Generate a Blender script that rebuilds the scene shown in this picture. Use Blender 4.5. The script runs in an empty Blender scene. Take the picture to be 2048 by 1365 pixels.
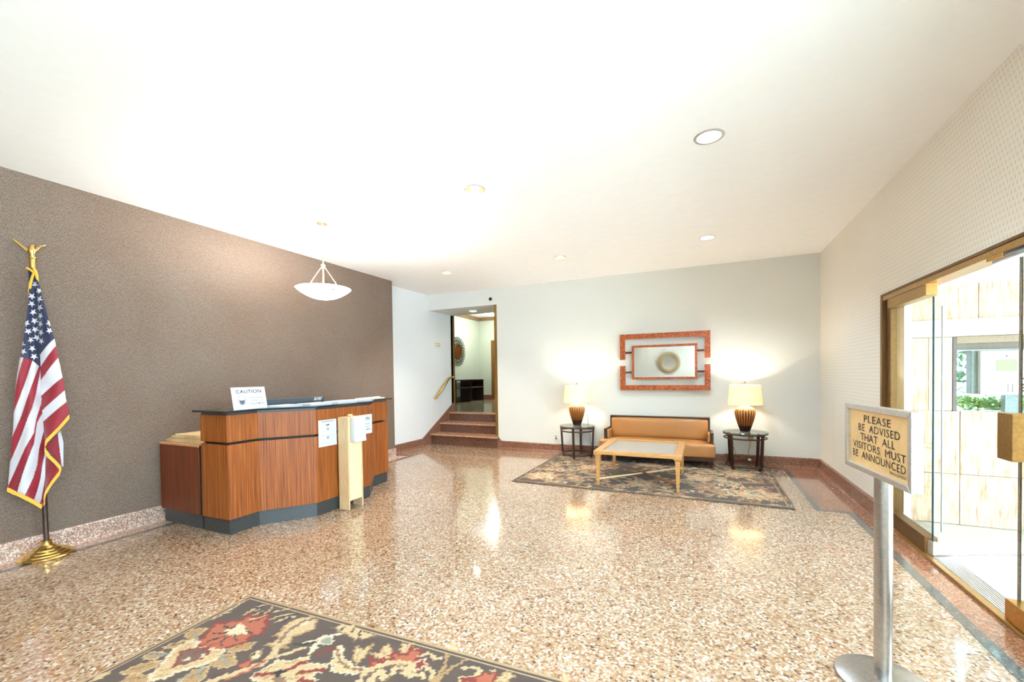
import bpy, bmesh, math, random
import numpy as np
from mathutils import Vector, Matrix, geometry

random.seed(4)
SC = bpy.context.scene
COL = SC.collection
PI = math.pi

# ------------------------------------------------------------------ camera
# room axes: X along the back wall (0 = right wall), Y into the depth (0 = back wall), Z up
CR = Vector((0.90954317, 0.41537977, -0.01381549))
CU = Vector((0.00518127, 0.02190621, 0.9997466))
CF = Vector((-0.41557716, 0.90938428, -0.01777245))
CC = Vector((-1.51819, -7.40516, 1.42435))
FPX, PCX, PCY = 845.567, 1023.487, 766.613
cam_d = bpy.data.cameras.new('camera')
cam_d.sensor_width = 36.0
cam_d.lens = FPX * 36.0 / 2048.0
cam_d.shift_x = (1024 - PCX) / 2048.0
cam_d.shift_y = (PCY - 682.5) / 2048.0
cam_d.clip_start = 0.05
cam = bpy.data.objects.new('camera', cam_d)
m3 = Matrix((CR, CU, -CF)).transposed()
cam.matrix_world = Matrix.Translation(CC) @ m3.to_4x4()
COL.objects.link(cam)
SC.camera = cam

# ------------------------------------------------------------------ light of the place
world = bpy.data.worlds.new('sky')
SC.world = world
world.use_nodes = True
wn = world.node_tree.nodes
bgn = wn['Background']
bgn.inputs[0].default_value = (0.60, 0.80, 1.0, 1)
bgn.inputs[1].default_value = 6.6
SC.view_settings.view_transform = 'Standard'
SC.view_settings.look = 'None'
SC.view_settings.gamma = 1.0
SC.view_settings.use_curve_mapping = False
SC.view_settings.exposure = 2.0
SC.cycles.use_denoising = True
SC.cycles.use_adaptive_sampling = True
SC.cycles.adaptive_threshold = 0.025
SC.cycles.max_bounces = 9
SC.cycles.diffuse_bounces = 5
SC.cycles.transparent_max_bounces = 16
SC.cycles.sample_clamp_indirect = 6.0
SC.cycles.caustics_reflective = True
SC.cycles.blur_glossy = 1.0
SC.cycles.caustics_refractive = False
sun_d = bpy.data.lights.new('sun', 'SUN')
sun_d.energy = 33.0
sun_d.color = (0.60, 0.80, 1.0)
sun_d.angle = math.radians(1.0)
sun = bpy.data.objects.new('sun', sun_d)
sun.rotation_euler = Vector((0.12, 0.45, -0.88)).to_track_quat('-Z', 'Y').to_euler()
COL.objects.link(sun)
K_DOWN = 18.0      # watts of a recessed downlight
K_PEND = 42.0     # pendant bulb
K_LAMP = 8.0      # table lamp bulb


# ------------------------------------------------------------------ pixel helpers (photo pixel -> point on a real plane)
def ray(x, y):
    return CF + CR * ((x - PCX) / FPX) - CU * ((y - PCY) / FPX)


def on_z(x, y, z=0.0):
    r = ray(x, y)
    return CC + r * ((z - CC.z) / r.z)


def on_plane(x, y, p, n):
    r = ray(x, y)
    return CC + r * ((Vector(p) - CC).dot(Vector(n)) / r.dot(Vector(n)))


# ------------------------------------------------------------------ materials
def lin(c):
    return tuple(((v / 255.0) / 12.92 if v / 255.0 <= 0.04045 else ((v / 255.0 + 0.055) / 1.055) ** 2.4) for v in c) + (1.0,)


MATS = {}


def base_mat(name):
    m = bpy.data.materials.new(name)
    m.use_nodes = True
    nt = m.node_tree
    b = nt.nodes['Principled BSDF']
    return m, nt, b


def node(nt, typ, **kw):
    n = nt.nodes.new(typ)
    for k, v in kw.items():
        setattr(n, k, v)
    return n


def coords(nt, scale, rot=(0, 0, 0)):
    tc = node(nt, 'ShaderNodeTexCoord')
    mp = node(nt, 'ShaderNodeMapping')
    mp.inputs['Scale'].default_value = scale
    mp.inputs['Rotation'].default_value = rot
    nt.links.new(tc.outputs['Object'], mp.inputs['Vector'])
    return mp.outputs['Vector']


def ramp(nt, fac, stops, interp='LINEAR'):
    r = node(nt, 'ShaderNodeValToRGB')
    r.color_ramp.interpolation = interp
    el = r.color_ramp.elements
    while len(el) < len(stops):
        el.new(0.5)
    for e, (p, c) in zip(el, stops):
        e.position = p
        e.color = lin(c)
    nt.links.new(fac, r.inputs['Fac'])
    return r.outputs['Color']


def bump(nt, b, height, strength, dist=0.002):
    bp = node(nt, 'ShaderNodeBump')
    bp.inputs['Strength'].default_value = strength
    bp.inputs['Distance'].default_value = dist
    nt.links.new(height, bp.inputs['Height'])
    nt.links.new(bp.outputs['Normal'], b.inputs['Normal'])


def plain(name, c, rough=0.5, metal=0.0, var=0.06, scale=12.0, emit=None, es=0.0, spec=None):
    """one colour with a little procedural mottling"""
    if name in MATS:
        return MATS[name]
    m, nt, b = base_mat(name)
    b.inputs['Roughness'].default_value = rough
    b.inputs['Metallic'].default_value = metal
    if spec is not None:
        b.inputs['Specular IOR Level'].default_value = spec
    n = node(nt, 'ShaderNodeTexNoise')
    n.inputs['Detail'].default_value = 3.0
    nt.links.new(coords(nt, (scale,) * 3), n.inputs['Vector'])
    lo = tuple(max(0, v * (1 - var)) for v in c)
    hi = tuple(min(255, v * (1 + var)) for v in c)
    nt.links.new(ramp(nt, n.outputs['Fac'], [(0.3, lo), (0.7, hi)]), b.inputs['Base Color'])
    if emit:
        b.inputs['Emission Color'].default_value = lin(emit)
        b.inputs['Emission Strength'].default_value = es
    MATS[name] = m
    return m


def wood(name, c1, c2, c3, rough=0.35, along=2, fine=70.0, coat=0.0, stretch=1.6):
    if name in MATS:
        return MATS[name]
    m, nt, b = base_mat(name)
    sc = [fine, fine, fine]
    sc[along] = stretch
    n = node(nt, 'ShaderNodeTexNoise')
    n.inputs['Detail'].default_value = 5.0
    n.inputs['Roughness'].default_value = 0.62
    nt.links.new(coords(nt, sc), n.inputs['Vector'])
    col = ramp(nt, n.outputs['Fac'], [(0.32, c1), (0.5, c2), (0.68, c3)])
    nt.links.new(col, b.inputs['Base Color'])
    b.inputs['Roughness'].default_value = rough
    b.inputs['Coat Weight'].default_value = coat
    b.inputs['Coat Roughness'].default_value = 0.2
    MATS[name] = m
    return m


def terrazzo(name, cols, scale=75.0, rough=0.16, coat=0.0):
    """stone chips in a polished binder"""
    m, nt, b = base_mat(name)
    v = node(nt, 'ShaderNodeTexVoronoi')
    v.inputs['Scale'].default_value = scale
    v.inputs['Randomness'].default_value = 1.0
    vec = coords(nt, (1, 1, 1))
    wob = node(nt, 'ShaderNodeTexNoise')
    wob.inputs['Scale'].default_value = 160.0
    nt.links.new(vec, wob.inputs['Vector'])
    mixv = node(nt, 'ShaderNodeMixRGB')
    mixv.inputs['Fac'].default_value = 0.008
    nt.links.new(vec, mixv.inputs['Color1'])
    nt.links.new(wob.outputs['Color'], mixv.inputs['Color2'])
    nt.links.new(mixv.outputs['Color'], v.inputs['Vector'])
    sep = node(nt, 'ShaderNodeSeparateColor')
    nt.links.new(v.outputs['Color'], sep.inputs['Color'])
    col = ramp(nt, sep.outputs[0], cols, 'CONSTANT')
    big = node(nt, 'ShaderNodeTexNoise')
    big.inputs['Scale'].default_value = 1.1
    big.inputs['Detail'].default_value = 2.0
    nt.links.new(vec, big.inputs['Vector'])
    shade = ramp(nt, big.outputs['Fac'], [(0.3, (238, 234, 228)), (0.7, (255, 255, 255))])
    mul = node(nt, 'ShaderNodeMixRGB', blend_type='MULTIPLY')
    mul.inputs['Fac'].default_value = 1.0
    nt.links.new(col, mul.inputs['Color1'])
    nt.links.new(shade, mul.inputs['Color2'])
    nt.links.new(mul.outputs['Color'], b.inputs['Base Color'])
    b.inputs['Roughness'].default_value = rough
    b.inputs['Coat Weight'].default_value = coat
    b.inputs['Coat Roughness'].default_value = 0.06
    MATS[name] = m
    return m


def wallpaper(name, c, axis, pu, pv, depth=0.07, sharp=False, stretch=1.0):
    """woven wallcovering: a fine staggered lattice"""
    m, nt, b = base_mat(name)
    tc = node(nt, 'ShaderNodeTexCoord')
    sp = node(nt, 'ShaderNodeSeparateXYZ')
    nt.links.new(tc.outputs['Object'], sp.inputs['Vector'])

    def wave(out, p, ph=0.0):
        a = node(nt, 'ShaderNodeMath', operation='MULTIPLY_ADD')
        a.inputs[1].default_value = 2 * PI / p
        a.inputs[2].default_value = ph
        nt.links.new(out, a.inputs[0])
        s = node(nt, 'ShaderNodeMath', operation='SINE')
        nt.links.new(a.outputs[0], s.inputs[0])
        return s.outputs[0]
    mu = node(nt, 'ShaderNodeMath', operation='MULTIPLY')
    nt.links.new(wave(sp.outputs[axis], pu), mu.inputs[0])
    nt.links.new(wave(sp.outputs[2], pv), mu.inputs[1])
    mr = node(nt, 'ShaderNodeMapRange')
    mr.inputs['From Min'].default_value = 0.45 if sharp else -1.0
    mr.inputs['From Max'].default_value = 0.75 if sharp else 1.0
    nt.links.new(mu.outputs[0], mr.inputs['Value'])
    n = node(nt, 'ShaderNodeTexNoise')
    n.inputs['Scale'].default_value = 1.3
    n.inputs['Detail'].default_value = 4.0
    nt.links.new(tc.outputs['Object'], n.inputs['Vector'])
    base = ramp(nt, n.outputs['Fac'], [(0.3, tuple(v * 0.985 for v in c)), (0.7, c)])
    mix = node(nt, 'ShaderNodeMixRGB', blend_type='MULTIPLY')
    nt.links.new(mr.outputs[0], mix.inputs['Fac'])
    nt.links.new(base, mix.inputs['Color1'])
    d = 255 * (1 - depth)
    mix.inputs['Color2'].default_value = lin((d, d, d))
    nt.links.new(mix.outputs['Color'], b.inputs['Base Color'])
    b.inputs['Roughness'].default_value = 0.55
    bump(nt, b, mr.outputs[0], 0.25, 0.0015)
    MATS[name] = m
    return m


def glass_mat(name, tint=(250, 255, 252), rough=0.0, strength=1.0):
    """thin architectural glass: clear with a Fresnel reflection"""
    m = bpy.data.materials.new(name)
    m.use_nodes = True
    nt = m.node_tree
    nt.nodes.clear()
    out = node(nt, 'ShaderNodeOutputMaterial')
    tr = node(nt, 'ShaderNodeBsdfTransparent')
    tr.inputs[0].default_value = lin(tint)
    gl = node(nt, 'ShaderNodeBsdfGlossy')
    gl.inputs['Roughness'].default_value = rough
    lw_ = node(nt, 'ShaderNodeLayerWeight')
    lw_.inputs['Blend'].default_value = 0.5
    pw_ = node(nt, 'ShaderNodeMath', operation='POWER')
    pw_.inputs[1].default_value = 4.0
    nt.links.new(lw_.outputs['Facing'], pw_.inputs[0])
    mu = node(nt, 'ShaderNodeMath', operation='MULTIPLY_ADD')
    mu.inputs[1].default_value = 0.7 * min(1.0, strength)
    mu.inputs[2].default_value = 0.03 * strength
    nt.links.new(pw_.outputs[0], mu.inputs[0])
    mx = node(nt, 'ShaderNodeMixShader')
    nt.links.new(mu.outputs[0], mx.inputs[0])
    nt.links.new(tr.outputs[0], mx.inputs[1])
    nt.links.new(gl.outputs[0], mx.inputs[2])
    nt.links.new(mx.outputs[0], out.inputs['Surface'])
    MATS[name] = m
    return m


def attr_mat(name, rough=0.9, sheen=0.0, noise=0.12, nscale=350.0, bumpy=0.4):
    """colour from the mesh's own woven / dyed pattern attribute"""
    m, nt, b = base_mat(name)
    a = node(nt, 'ShaderNodeAttribute', attribute_name='pattern')
    n = node(nt, 'ShaderNodeTexNoise')
    n.inputs['Scale'].default_value = nscale
    n.inputs['Detail'].default_value = 2.0
    tc = node(nt, 'ShaderNodeTexCoord')
    nt.links.new(tc.outputs['Object'], n.inputs['Vector'])
    g = 255 * (1 - noise * 2)
    sh = ramp(nt, n.outputs['Fac'], [(0.3, (g, g, g)), (0.65, (255, 255, 255))])
    mul = node(nt, 'ShaderNodeMixRGB', blend_type='MULTIPLY')
    mul.inputs['Fac'].default_value = 1.0
    nt.links.new(a.outputs['Color'], mul.inputs['Color1'])
    nt.links.new(sh, mul.inputs['Color2'])
    nt.links.new(mul.outputs['Color'], b.inputs['Base Color'])
    b.inputs['Roughness'].default_value = rough
    b.inputs['Sheen Weight'].default_value = sheen
    if bumpy:
        bump(nt, b, n.outputs['Fac'], bumpy, 0.003)
    MATS[name] = m
    return m


# ------------------------------------------------------------------ mesh helpers
class MB:
    """collects shapes given in world coordinates; build() links them as ONE mesh object"""

    def __init__(self, off=(0, 0, 0)):
        self.v, self.f, self.o = [], [], off

    def add(self, vs, fs):
        k = len(self.v)
        self.v += [(a - self.o[0], b - self.o[1], c - self.o[2]) for a, b, c in vs]
        self.f += [tuple(i + k for i in f) for f in fs]
        return self

    def box(self, x0, x1, y0, y1, z0, z1):
        vs = [(x, y, z) for z in (z0, z1) for y in (y0, y1) for x in (x0, x1)]
        return self.add(vs, [(0, 2, 3, 1), (4, 5, 7, 6), (0, 1, 5, 4), (2, 6, 7, 3), (0, 4, 6, 2), (1, 3, 7, 5)])

    def prism(self, poly, z0, z1):
        n = len(poly)
        vs = [(x, y, z0) for x, y in poly] + [(x, y, z1) for x, y in poly]
        fs = [tuple(range(n - 1, -1, -1)), tuple(range(n, 2 * n))]
        fs += [(i, (i + 1) % n, n + (i + 1) % n, n + i) for i in range(n)]
        return self.add(vs, fs)

    def extrude(self, pts, d):
        """polygon of 3-D points pushed along d"""
        n = len(pts)
        pts = [tuple(p) for p in pts]
        vs = pts + [(p[0] + d[0], p[1] + d[1], p[2] + d[2]) for p in pts]
        fs = [tuple(range(n - 1, -1, -1)), tuple(range(n, 2 * n))]
        fs += [(i, (i + 1) % n, n + (i + 1) % n, n + i) for i in range(n)]
        return self.add(vs, fs)

    def lathe(self, prof, c, n=32, flute=None, caps=True):
        """prof: list of (radius, z) from bottom to top; c = (x, y)"""
        vs, fs = [], []
        for r, z in prof:
            for i in range(n):
                a = 2 * PI * i / n
                rr = r * (flute(a, z) if flute else 1.0)
                vs.append((c[0] + rr * math.cos(a), c[1] + rr * math.sin(a), z))
        for k in range(len(prof) - 1):
            for i in range(n):
                j = (i + 1) % n
                fs.append((k * n + i, k * n + j, (k + 1) * n + j, (k + 1) * n + i))
        if caps:
            fs.append(tuple(range(n - 1, -1, -1)))
            t = (len(prof) - 1) * n
            fs.append(tuple(range(t, t + n)))
        return self.add(vs, fs)

    def tube(self, path, r, n=10, closed=False, flat=1.0):
        P = [Vector(p) for p in path]
        m = len(P)
        rs = r if isinstance(r, (list, tuple)) else [r] * m
        vs, fs = [], []
        prev = None
        for i in range(m):
            if closed:
                t = (P[(i + 1) % m] - P[i - 1]).normalized()
            else:
                t = (P[min(i + 1, m - 1)] - P[max(i - 1, 0)]).normalized()
            if prev is None:
                up = Vector((0, 0, 1)) if abs(t.z) < 0.95 else Vector((1, 0, 0))
                a = t.cross(up).normalized()
            else:
                a = (prev - t * prev.dot(t)).normalized()
            prev = a
            b = t.cross(a)
            for k in range(n):
                q = 2 * PI * k / n
                w = P[i] + a * (rs[i] * math.cos(q)) + b * (rs[i] * flat * math.sin(q))
                vs.append(tuple(w))
        for i in range(m if closed else m - 1):
            j = (i + 1) % m
            for k in range(n):
                l = (k + 1) % n
                fs.append((i * n + k, i * n + l, j * n + l, j * n + k))
        if not closed:
            fs.append(tuple(range(n - 1, -1, -1)))
            fs.append(tuple((m - 1) * n + k for k in range(n)))
        return self.add(vs, fs)

    def loft(self, rings, caps=True):
        n = len(rings[0])
        vs = [tuple(p) for r in rings for p in r]
        fs = []
        for k in range(len(rings) - 1):
            for i in range(n):
                j = (i + 1) % n
                fs.append((k * n + i, k * n + j, (k + 1) * n + j, (k + 1) * n + i))
        if caps:
            fs.append(tuple(range(n - 1, -1, -1)))
            t = (len(rings) - 1) * n
            fs.append(tuple(range(t, t + n)))
        return self.add(vs, fs)

    def grid(self, P):
        """P[i][j] points"""
        a, b = len(P), len(P[0])
        vs = [tuple(p) for row in P for p in row]
        fs = [(i * b + j, (i + 1) * b + j, (i + 1) * b + j + 1, i * b + j + 1) for i in range(a - 1) for j in range(b - 1)]
        return self.add(vs, fs)

    def ball(self, c, r, n=16, sz=1.0):
        m = max(6, n // 2)
        prof = [(max(1e-4, r * math.sin(PI * i / m)), c[2] - r * sz * math.cos(PI * i / m)) for i in range(m + 1)]
        return self.lathe(prof, (c[0], c[1]), n)

    def build(self, name, mat, parent=None, smooth=False, bevel=0.0, seg=2):
        me = bpy.data.meshes.new(name)
        me.from_pydata(self.v, [], self.f)
        bm = bmesh.new()
        bm.from_mesh(me)
        bmesh.ops.recalc_face_normals(bm, faces=bm.faces)
        bm.to_mesh(me)
        bm.free()
        me.materials.append(mat)
        if smooth:
            me.polygons.foreach_set('use_smooth', [True] * len(me.polygons))
        o = bpy.data.objects.new(name, me)
        COL.objects.link(o)
        if parent:
            o.parent = parent
        if smooth == 'auto' or smooth is True:
            try:
                me.set_sharp_from_angle(angle=math.radians(42))
            except Exception:
                pass
        if bevel:
            b = o.modifiers.new('bevel', 'BEVEL')
            b.width = bevel
            b.segments = seg
            b.limit_method = 'ANGLE'
        return o


def tag(o, label, cat, group=None, kind=None):
    o['label'] = label
    o['category'] = cat
    if group:
        o['group'] = group
    if kind:
        o['kind'] = kind
    return o


def thing(name, label, cat, loc=(0, 0, 0), rz=0.0, group=None, kind=None):
    o = bpy.data.objects.new(name, None)
    o.empty_display_size = 0.05
    o.location = loc
    o.rotation_euler = (0, 0, rz)
    COL.objects.link(o)
    return tag(o, label, cat, group, kind)


def struct(o, label, cat):
    return tag(o, label, cat, kind='structure')


def copy_tree(o, parent=None):
    c = o.copy()
    COL.objects.link(c)
    if parent:
        c.parent = parent
    for ch in list(o.children):
        copy_tree(ch, c)
    return c


def lettering(name, s, size, mat, parent, org, right, up, depth=0.001, space=1.0, align='CENTER', bold=0.0, shear=0.0):
    """flat raised letters; org = anchor point, right/up = directions in the parent's frame"""
    cu = bpy.data.curves.new('t', 'FONT')
    cu.body = s
    cu.size = size
    cu.align_x = align
    cu.align_y = 'CENTER'
    cu.space_character = space
    cu.extrude = depth
    cu.offset = bold
    cu.shear = shear
    cu.resolution_u = 3
    to = bpy.data.objects.new('t', cu)
    COL.objects.link(to)
    dg = bpy.context.evaluated_depsgraph_get()
    me = bpy.data.meshes.new_from_object(to.evaluated_get(dg))
    bpy.data.objects.remove(to)
    bpy.data.curves.remove(cu)
    r, u = Vector(right).normalized(), Vector(up).normalized()
    M = Matrix((r, u, r.cross(u))).transposed().to_4x4()
    M.translation = Vector(org)
    me.transform(M)
    me.materials.clear()
    me.materials.append(mat)
    me.name = name
    o = bpy.data.objects.new(name, me)
    COL.objects.link(o)
    o.parent = parent
    return o


# ------------------------------------------------------------------ palette
CEIL = plain('ceiling_paint', (250, 250, 250), 0.9, var=0.008, scale=2)
WP_BACK = wallpaper('wallpaper_dots', (224, 225, 221), 0, 0.044, 0.044, 0.05)
WP_LEFT = wallpaper('wallpaper_dots_side', (232, 234, 236), 1, 0.044, 0.044, 0.05)
WP_RIGHT = wallpaper('wallpaper_dashes', (234, 228, 217), 1, 0.032, 0.075, 0.11, True)
WP_HALL = wallpaper('wallpaper_green', (205, 216, 200), 1, 0.05, 0.3, 0.03)


def grass():
    m, nt, b = base_mat('grasscloth')
    n = node(nt, 'ShaderNodeTexNoise')
    n.inputs['Detail'].default_value = 6.0
    n.inputs['Roughness'].default_value = 0.75
    nt.links.new(coords(nt, (85, 85, 16)), n.inputs['Vector'])
    n2 = node(nt, 'ShaderNodeTexNoise')
    n2.inputs['Scale'].default_value = 1.4
    nt.links.new(coords(nt, (1, 1, 1)), n2.inputs['Vector'])
    c1 = ramp(nt, n.outputs['Fac'], [(0.36, (64, 52, 43)), (0.5, (114, 97, 85)), (0.64, (158, 139, 126))])
    c2 = ramp(nt, n2.outputs['Fac'], [(0.35, (247, 240, 236)), (0.65, (255, 255, 255))])
    mu = node(nt, 'ShaderNodeMixRGB', blend_type='MULTIPLY')
    mu.inputs['Fac'].default_value = 1
    nt.links.new(c1, mu.inputs['Color1'])
    nt.links.new(c2, mu.inputs['Color2'])
    nt.links.new(mu.outputs['Color'], b.inputs['Base Color'])
    b.inputs['Roughness'].default_value = 0.8
    bump(nt, b, n.outputs['Fac'], 0.4, 0.003)
    MATS['grasscloth'] = m
    return m


GRASS = grass()
TERR = terrazzo('terrazzo_field', [(0.0, (172, 146, 121)), (0.30, (158, 127, 100)), (0.46, (186, 166, 146)), (0.60, (144, 105, 77)),
                                   (0.73, (204, 192, 178)), (0.85, (153, 117, 88)), (0.945, (104, 78, 58)), (0.985, (68, 54, 46))], 84.0, 0.14, 0.5)
TERR_RED = terrazzo('terrazzo_red', [(0.0, (150, 100, 76)), (0.35, (168, 116, 90)), (0.6, (132, 88, 68)), (0.8, (184, 142, 118)), (0.92, (104, 74, 62))], 110.0, 0.14, 0.5)
TERR_PINK = terrazzo('terrazzo_pink', [(0.0, (176, 144, 130)), (0.3, (198, 172, 158)), (0.55, (160, 124, 110)), (0.75, (222, 206, 196)), (0.9, (136, 104, 92))], 120.0, 0.25)
TERR_BASE = terrazzo('terrazzo_base', [(0.0, (134, 92, 74)), (0.35, (150, 106, 86)), (0.6, (116, 78, 64)), (0.85, (168, 126, 106)), (0.95, (92, 64, 54))], 120.0, 0.25)
STRIP = terrazzo('strip_dark', [(0.0, (76, 76, 76)), (0.4, (94, 94, 94)), (0.7, (64, 63, 62)), (0.92, (126, 126, 124))], 140.0, 0.14, 0.5)
SAPELE = wood('sapele', (98, 42, 8), (146, 75, 22), (182, 106, 44), 0.5, 2, 34.0, 0.0, 0.35)
PINE = wood('pine', (190, 152, 108), (214, 182, 138), (232, 208, 170), 0.55, 2, 40.0)
MAPLE = wood('maple', (176, 124, 68), (192, 142, 82), (206, 160, 102), 0.35, 0, 30.0, 0.2)
DARKW = wood('dark_wood', (44, 24, 18), (62, 34, 24), (82, 48, 34), 0.3, 0, 40.0, 0.2)
BLACK = plain('black_base', (58, 60, 62), 0.35, var=0.12)
BLACKG = plain('black_glass', (30, 32, 34), 0.06, var=0.02)
GROOVE = plain('groove', (34, 24, 20), 0.6)
BRASS = plain('brass', (196, 152, 78), 0.3, 1.0, var=0.06)
BRASSL = plain('brass_polished', (226, 190, 112), 0.16, 1.0, var=0.03)
BRONZE = plain('bronze_frame', (176, 140, 84), 0.36, 0.85, var=0.06)
BRONZED = plain('bronze_dark', (120, 88, 52), 0.4, 0.7, var=0.08)
STEEL = plain('brushed_steel', (186, 184, 182), 0.3, 1.0, var=0.05)
ALU = plain('aluminium', (206, 204, 202), 0.36, 0.9, var=0.03)
WHITE = plain('white_plastic', (212, 215, 218), 0.4, var=0.01)
PAPER = plain('paper', (206, 211, 222), 0.7, var=0.01)
INK = plain('ink', (26, 28, 32), 0.7)
GREYINK = plain('grey_ink', (96, 102, 112), 0.7)
LEATHER = plain('tan_leather', (172, 120, 70), 0.34, var=0.05, scale=30)
GLASS = glass_mat('clear_glass')
GLASST = glass_mat('table_glass', (214, 222, 218), 0.02, 2.2)
FROST = plain('frosted_glass', (186, 186, 178), 0.22, 0.0, var=0.02)
FROST.node_tree.nodes['Principled BSDF'].inputs['Alpha'].default_value = 0.72
GEDGE = plain('glass_edge', (40, 82, 92), 0.15, var=0.1)
MIRROR = plain('mirror_silver', (232, 233, 232), 0.02, 1.0, var=0.005)
H = 3.13
XL, XA, YB = -6.562, -6.80, -1.426      # brown wall, recessed wall, where the brown wall ends
YF = -9.5

# ------------------------------------------------------------------ floor with its borders
fl = MB().box(XA - 0.15, 0.0, YF, 0.02, -0.1, 0.0).build('floor', TERR)
struct(fl, 'polished beige terrazzo floor of the lobby', 'floor')


def inlay(nm, mat, x0, x1, y0, y1, h=0.0015):
    return MB().box(x0, x1, y0, y1, 0.0, h).build(nm, mat, fl)


inlay('border', TERR_PINK, XL, -6.365, YF, -1.30)
inlay('inlay_strip', STRIP, -6.365, -6.305, YF, -1.24, 0.002)
inlay('inlay_strip', STRIP, XA, -6.365, -1.30, -1.24, 0.002)
inlay('border', TERR_RED, -0.43, 0.0, -2.14, -0.15)
inlay('border', TERR_RED, -5.2, 0.0, -0.15, 0.0, 0.001)
inlay('inlay_strip', STRIP, -0.49, -0.43, -2.20, -0.21, 0.002)
inlay('inlay_strip', STRIP, -3.0, -0.43, -0.21, -0.15, 0.002)
inlay('inlay_strip', STRIP, -0.43, -0.225, -2.20, -2.14, 0.002)
inlay('inlay_strip', STRIP, -0.225, -0.16, YF, -2.14, 0.002)
inlay('border', TERR_RED, -0.16, 0.0, YF, -2.14)
inlay('inlay_strip', plain('thin_dark_line', (84, 62, 50), 0.4), -5.2, -3.0, -0.062, -0.045, 0.002)  # thin dark line along the foot of the back baseboard

# ------------------------------------------------------------------ ceiling with openings for the recessed lights
DOWN = [(-1.482, -4.0), (-3.42, -4.0), (-1.482, -1.5), (-3.42, -1.5), (-5.36, -1.5), (-1.482, -6.5), (-3.42, -6.5), (-5.36, -6.5), (-3.42, -8.9), (-1.482, -8.9), (-5.36, -8.9)]
CAN_R = 0.082
NC = 28


def circ(c, r, n=NC, a0=0.0):
    return [(c[0] + r * math.cos(a0 + 2 * PI * i / n), c[1] + r * math.sin(a0 + 2 * PI * i / n)) for i in range(n)]


outer = [(XA - 0.15, YF - 0.15), (0.2, YF - 0.15), (0.2, 0.15), (XA - 0.15, 0.15)]
loops = [[Vector((x, y, 0)) for x, y in outer]] + [[Vector((x, y, 0)) for x, y in reversed(circ(c, CAN_R))] for c in DOWN]
tri = geometry.tessellate_polygon(loops)
flat = [p for l in loops for p in l]
cm = MB()
cm.add([(p.x, p.y, H) for p in flat], [tuple(t) for t in tri])
cm.add([(outer[i][0], outer[i][1], H + 0.25) for i in range(4)], [(0, 1, 2, 3)])
ce = cm.build('ceiling', CEIL)
struct(ce, 'flat white painted ceiling with recessed lights', 'ceiling')

# ------------------------------------------------------------------ walls
struct(MB().box(XA - 0.15, XL, YF, YB, 0, H).build('wall_left', GRASS), 'brown textured wallcovering on the wall behind the desk', 'wall')
struct(MB().box(XA - 0.15, XA, YB, 0.93, 0, H).build('wall_alcove', WP_LEFT), 'pale dotted wall beside the stair handrail', 'wall')
wb = MB().box(-5.21, 0.2, 0.0, 0.16, 0, H)
wb.box(XA, -5.21, 0.0, 0.93, 2.815, H)
wb.box(-5.21, -5.05, 0.16, 0.93, 0, H)
struct(wb.build('wall_back', WP_BACK), 'pale dotted wallpaper wall behind the sofa and lamps', 'wall')
DY0, DY1, DZ = -5.95, -2.32, 2.134
wr = MB().box(0.0, 0.22, DY1, 0.0, 0, H).box(0.0, 0.22, DY0, DY1, DZ, H).box(0.0, 0.22, -6.5, DY0, 0, H)
WN0, WN1 = -9.3, -6.5      # window opening added behind the camera for more daylight
wr.box(0.0, 0.22, YF, WN0, 0, H).box(0.0, 0.22, WN0, WN1, 0, 1.0).box(0.0, 0.22, WN0, WN1, 2.9, H)
struct(wr.build('wall_right', WP_RIGHT), 'beige wall with small dashes around the entrance doors', 'wall')
struct(MB().box(XA - 0.15, 0.22, YF - 0.15, YF, 0, H).build('wall_front', WP_BACK), 'pale wall facing the sofa with a round mirror', 'wall')
# raised wallpaper seams
for nm, mat, bx in [('seam', WP_RIGHT, (-0.0012, 0.0, -0.62, -0.616, 0.16, 1.1)), ]:
    MB().box(*bx).build(nm, mat, bpy.data.objects['wall_right'])


def skirting(name, pts, mat, label, h=0.155, t=0.028):
    """a baseboard along a polyline (x, y) with a small cove at its foot; the wall is on the left of the direction"""
    b = MB()
    for (x0, y0), (x1, y1) in zip(pts, pts[1:]):
        d = Vector((x1 - x0, y1 - y0, 0))
        n = Vector((d.y, -d.x, 0)).normalized()
        prof = [(0, 0.0), (t + 0.03, 0.0), (t + 0.012, 0.012), (t, 0.035), (t, h - 0.01), (t - 0.008, h), (0, h)]
        rings = []
        for p in ((x0, y0), (x1, y1)):
            rings.append([(p[0] + n.x * a, p[1] + n.y * a, z) for a, z in prof])
        b.loft(rings)
    o = b.build(name, mat)
    return struct(o, label, 'baseboard')


skirting('baseboard_left', [(XL, YF), (XL, YB)], TERR_PINK, 'speckled pinkish terrazzo baseboard under the brown wall')
skirting('baseboard_alcove', [(XA, YB), (XA, -0.29)], TERR_BASE, 'brown terrazzo baseboard leading to the stairs')
skirting('baseboard_back', [(-5.21, 0), (-0.03, 0)], TERR_BASE, 'brown terrazzo baseboard below the dotted back wall')
skirting('baseboard_right', [(0, 0), (0, DY1 - 0.0)], TERR_BASE, 'brown terrazzo baseboard between the corner and the entrance')

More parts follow.
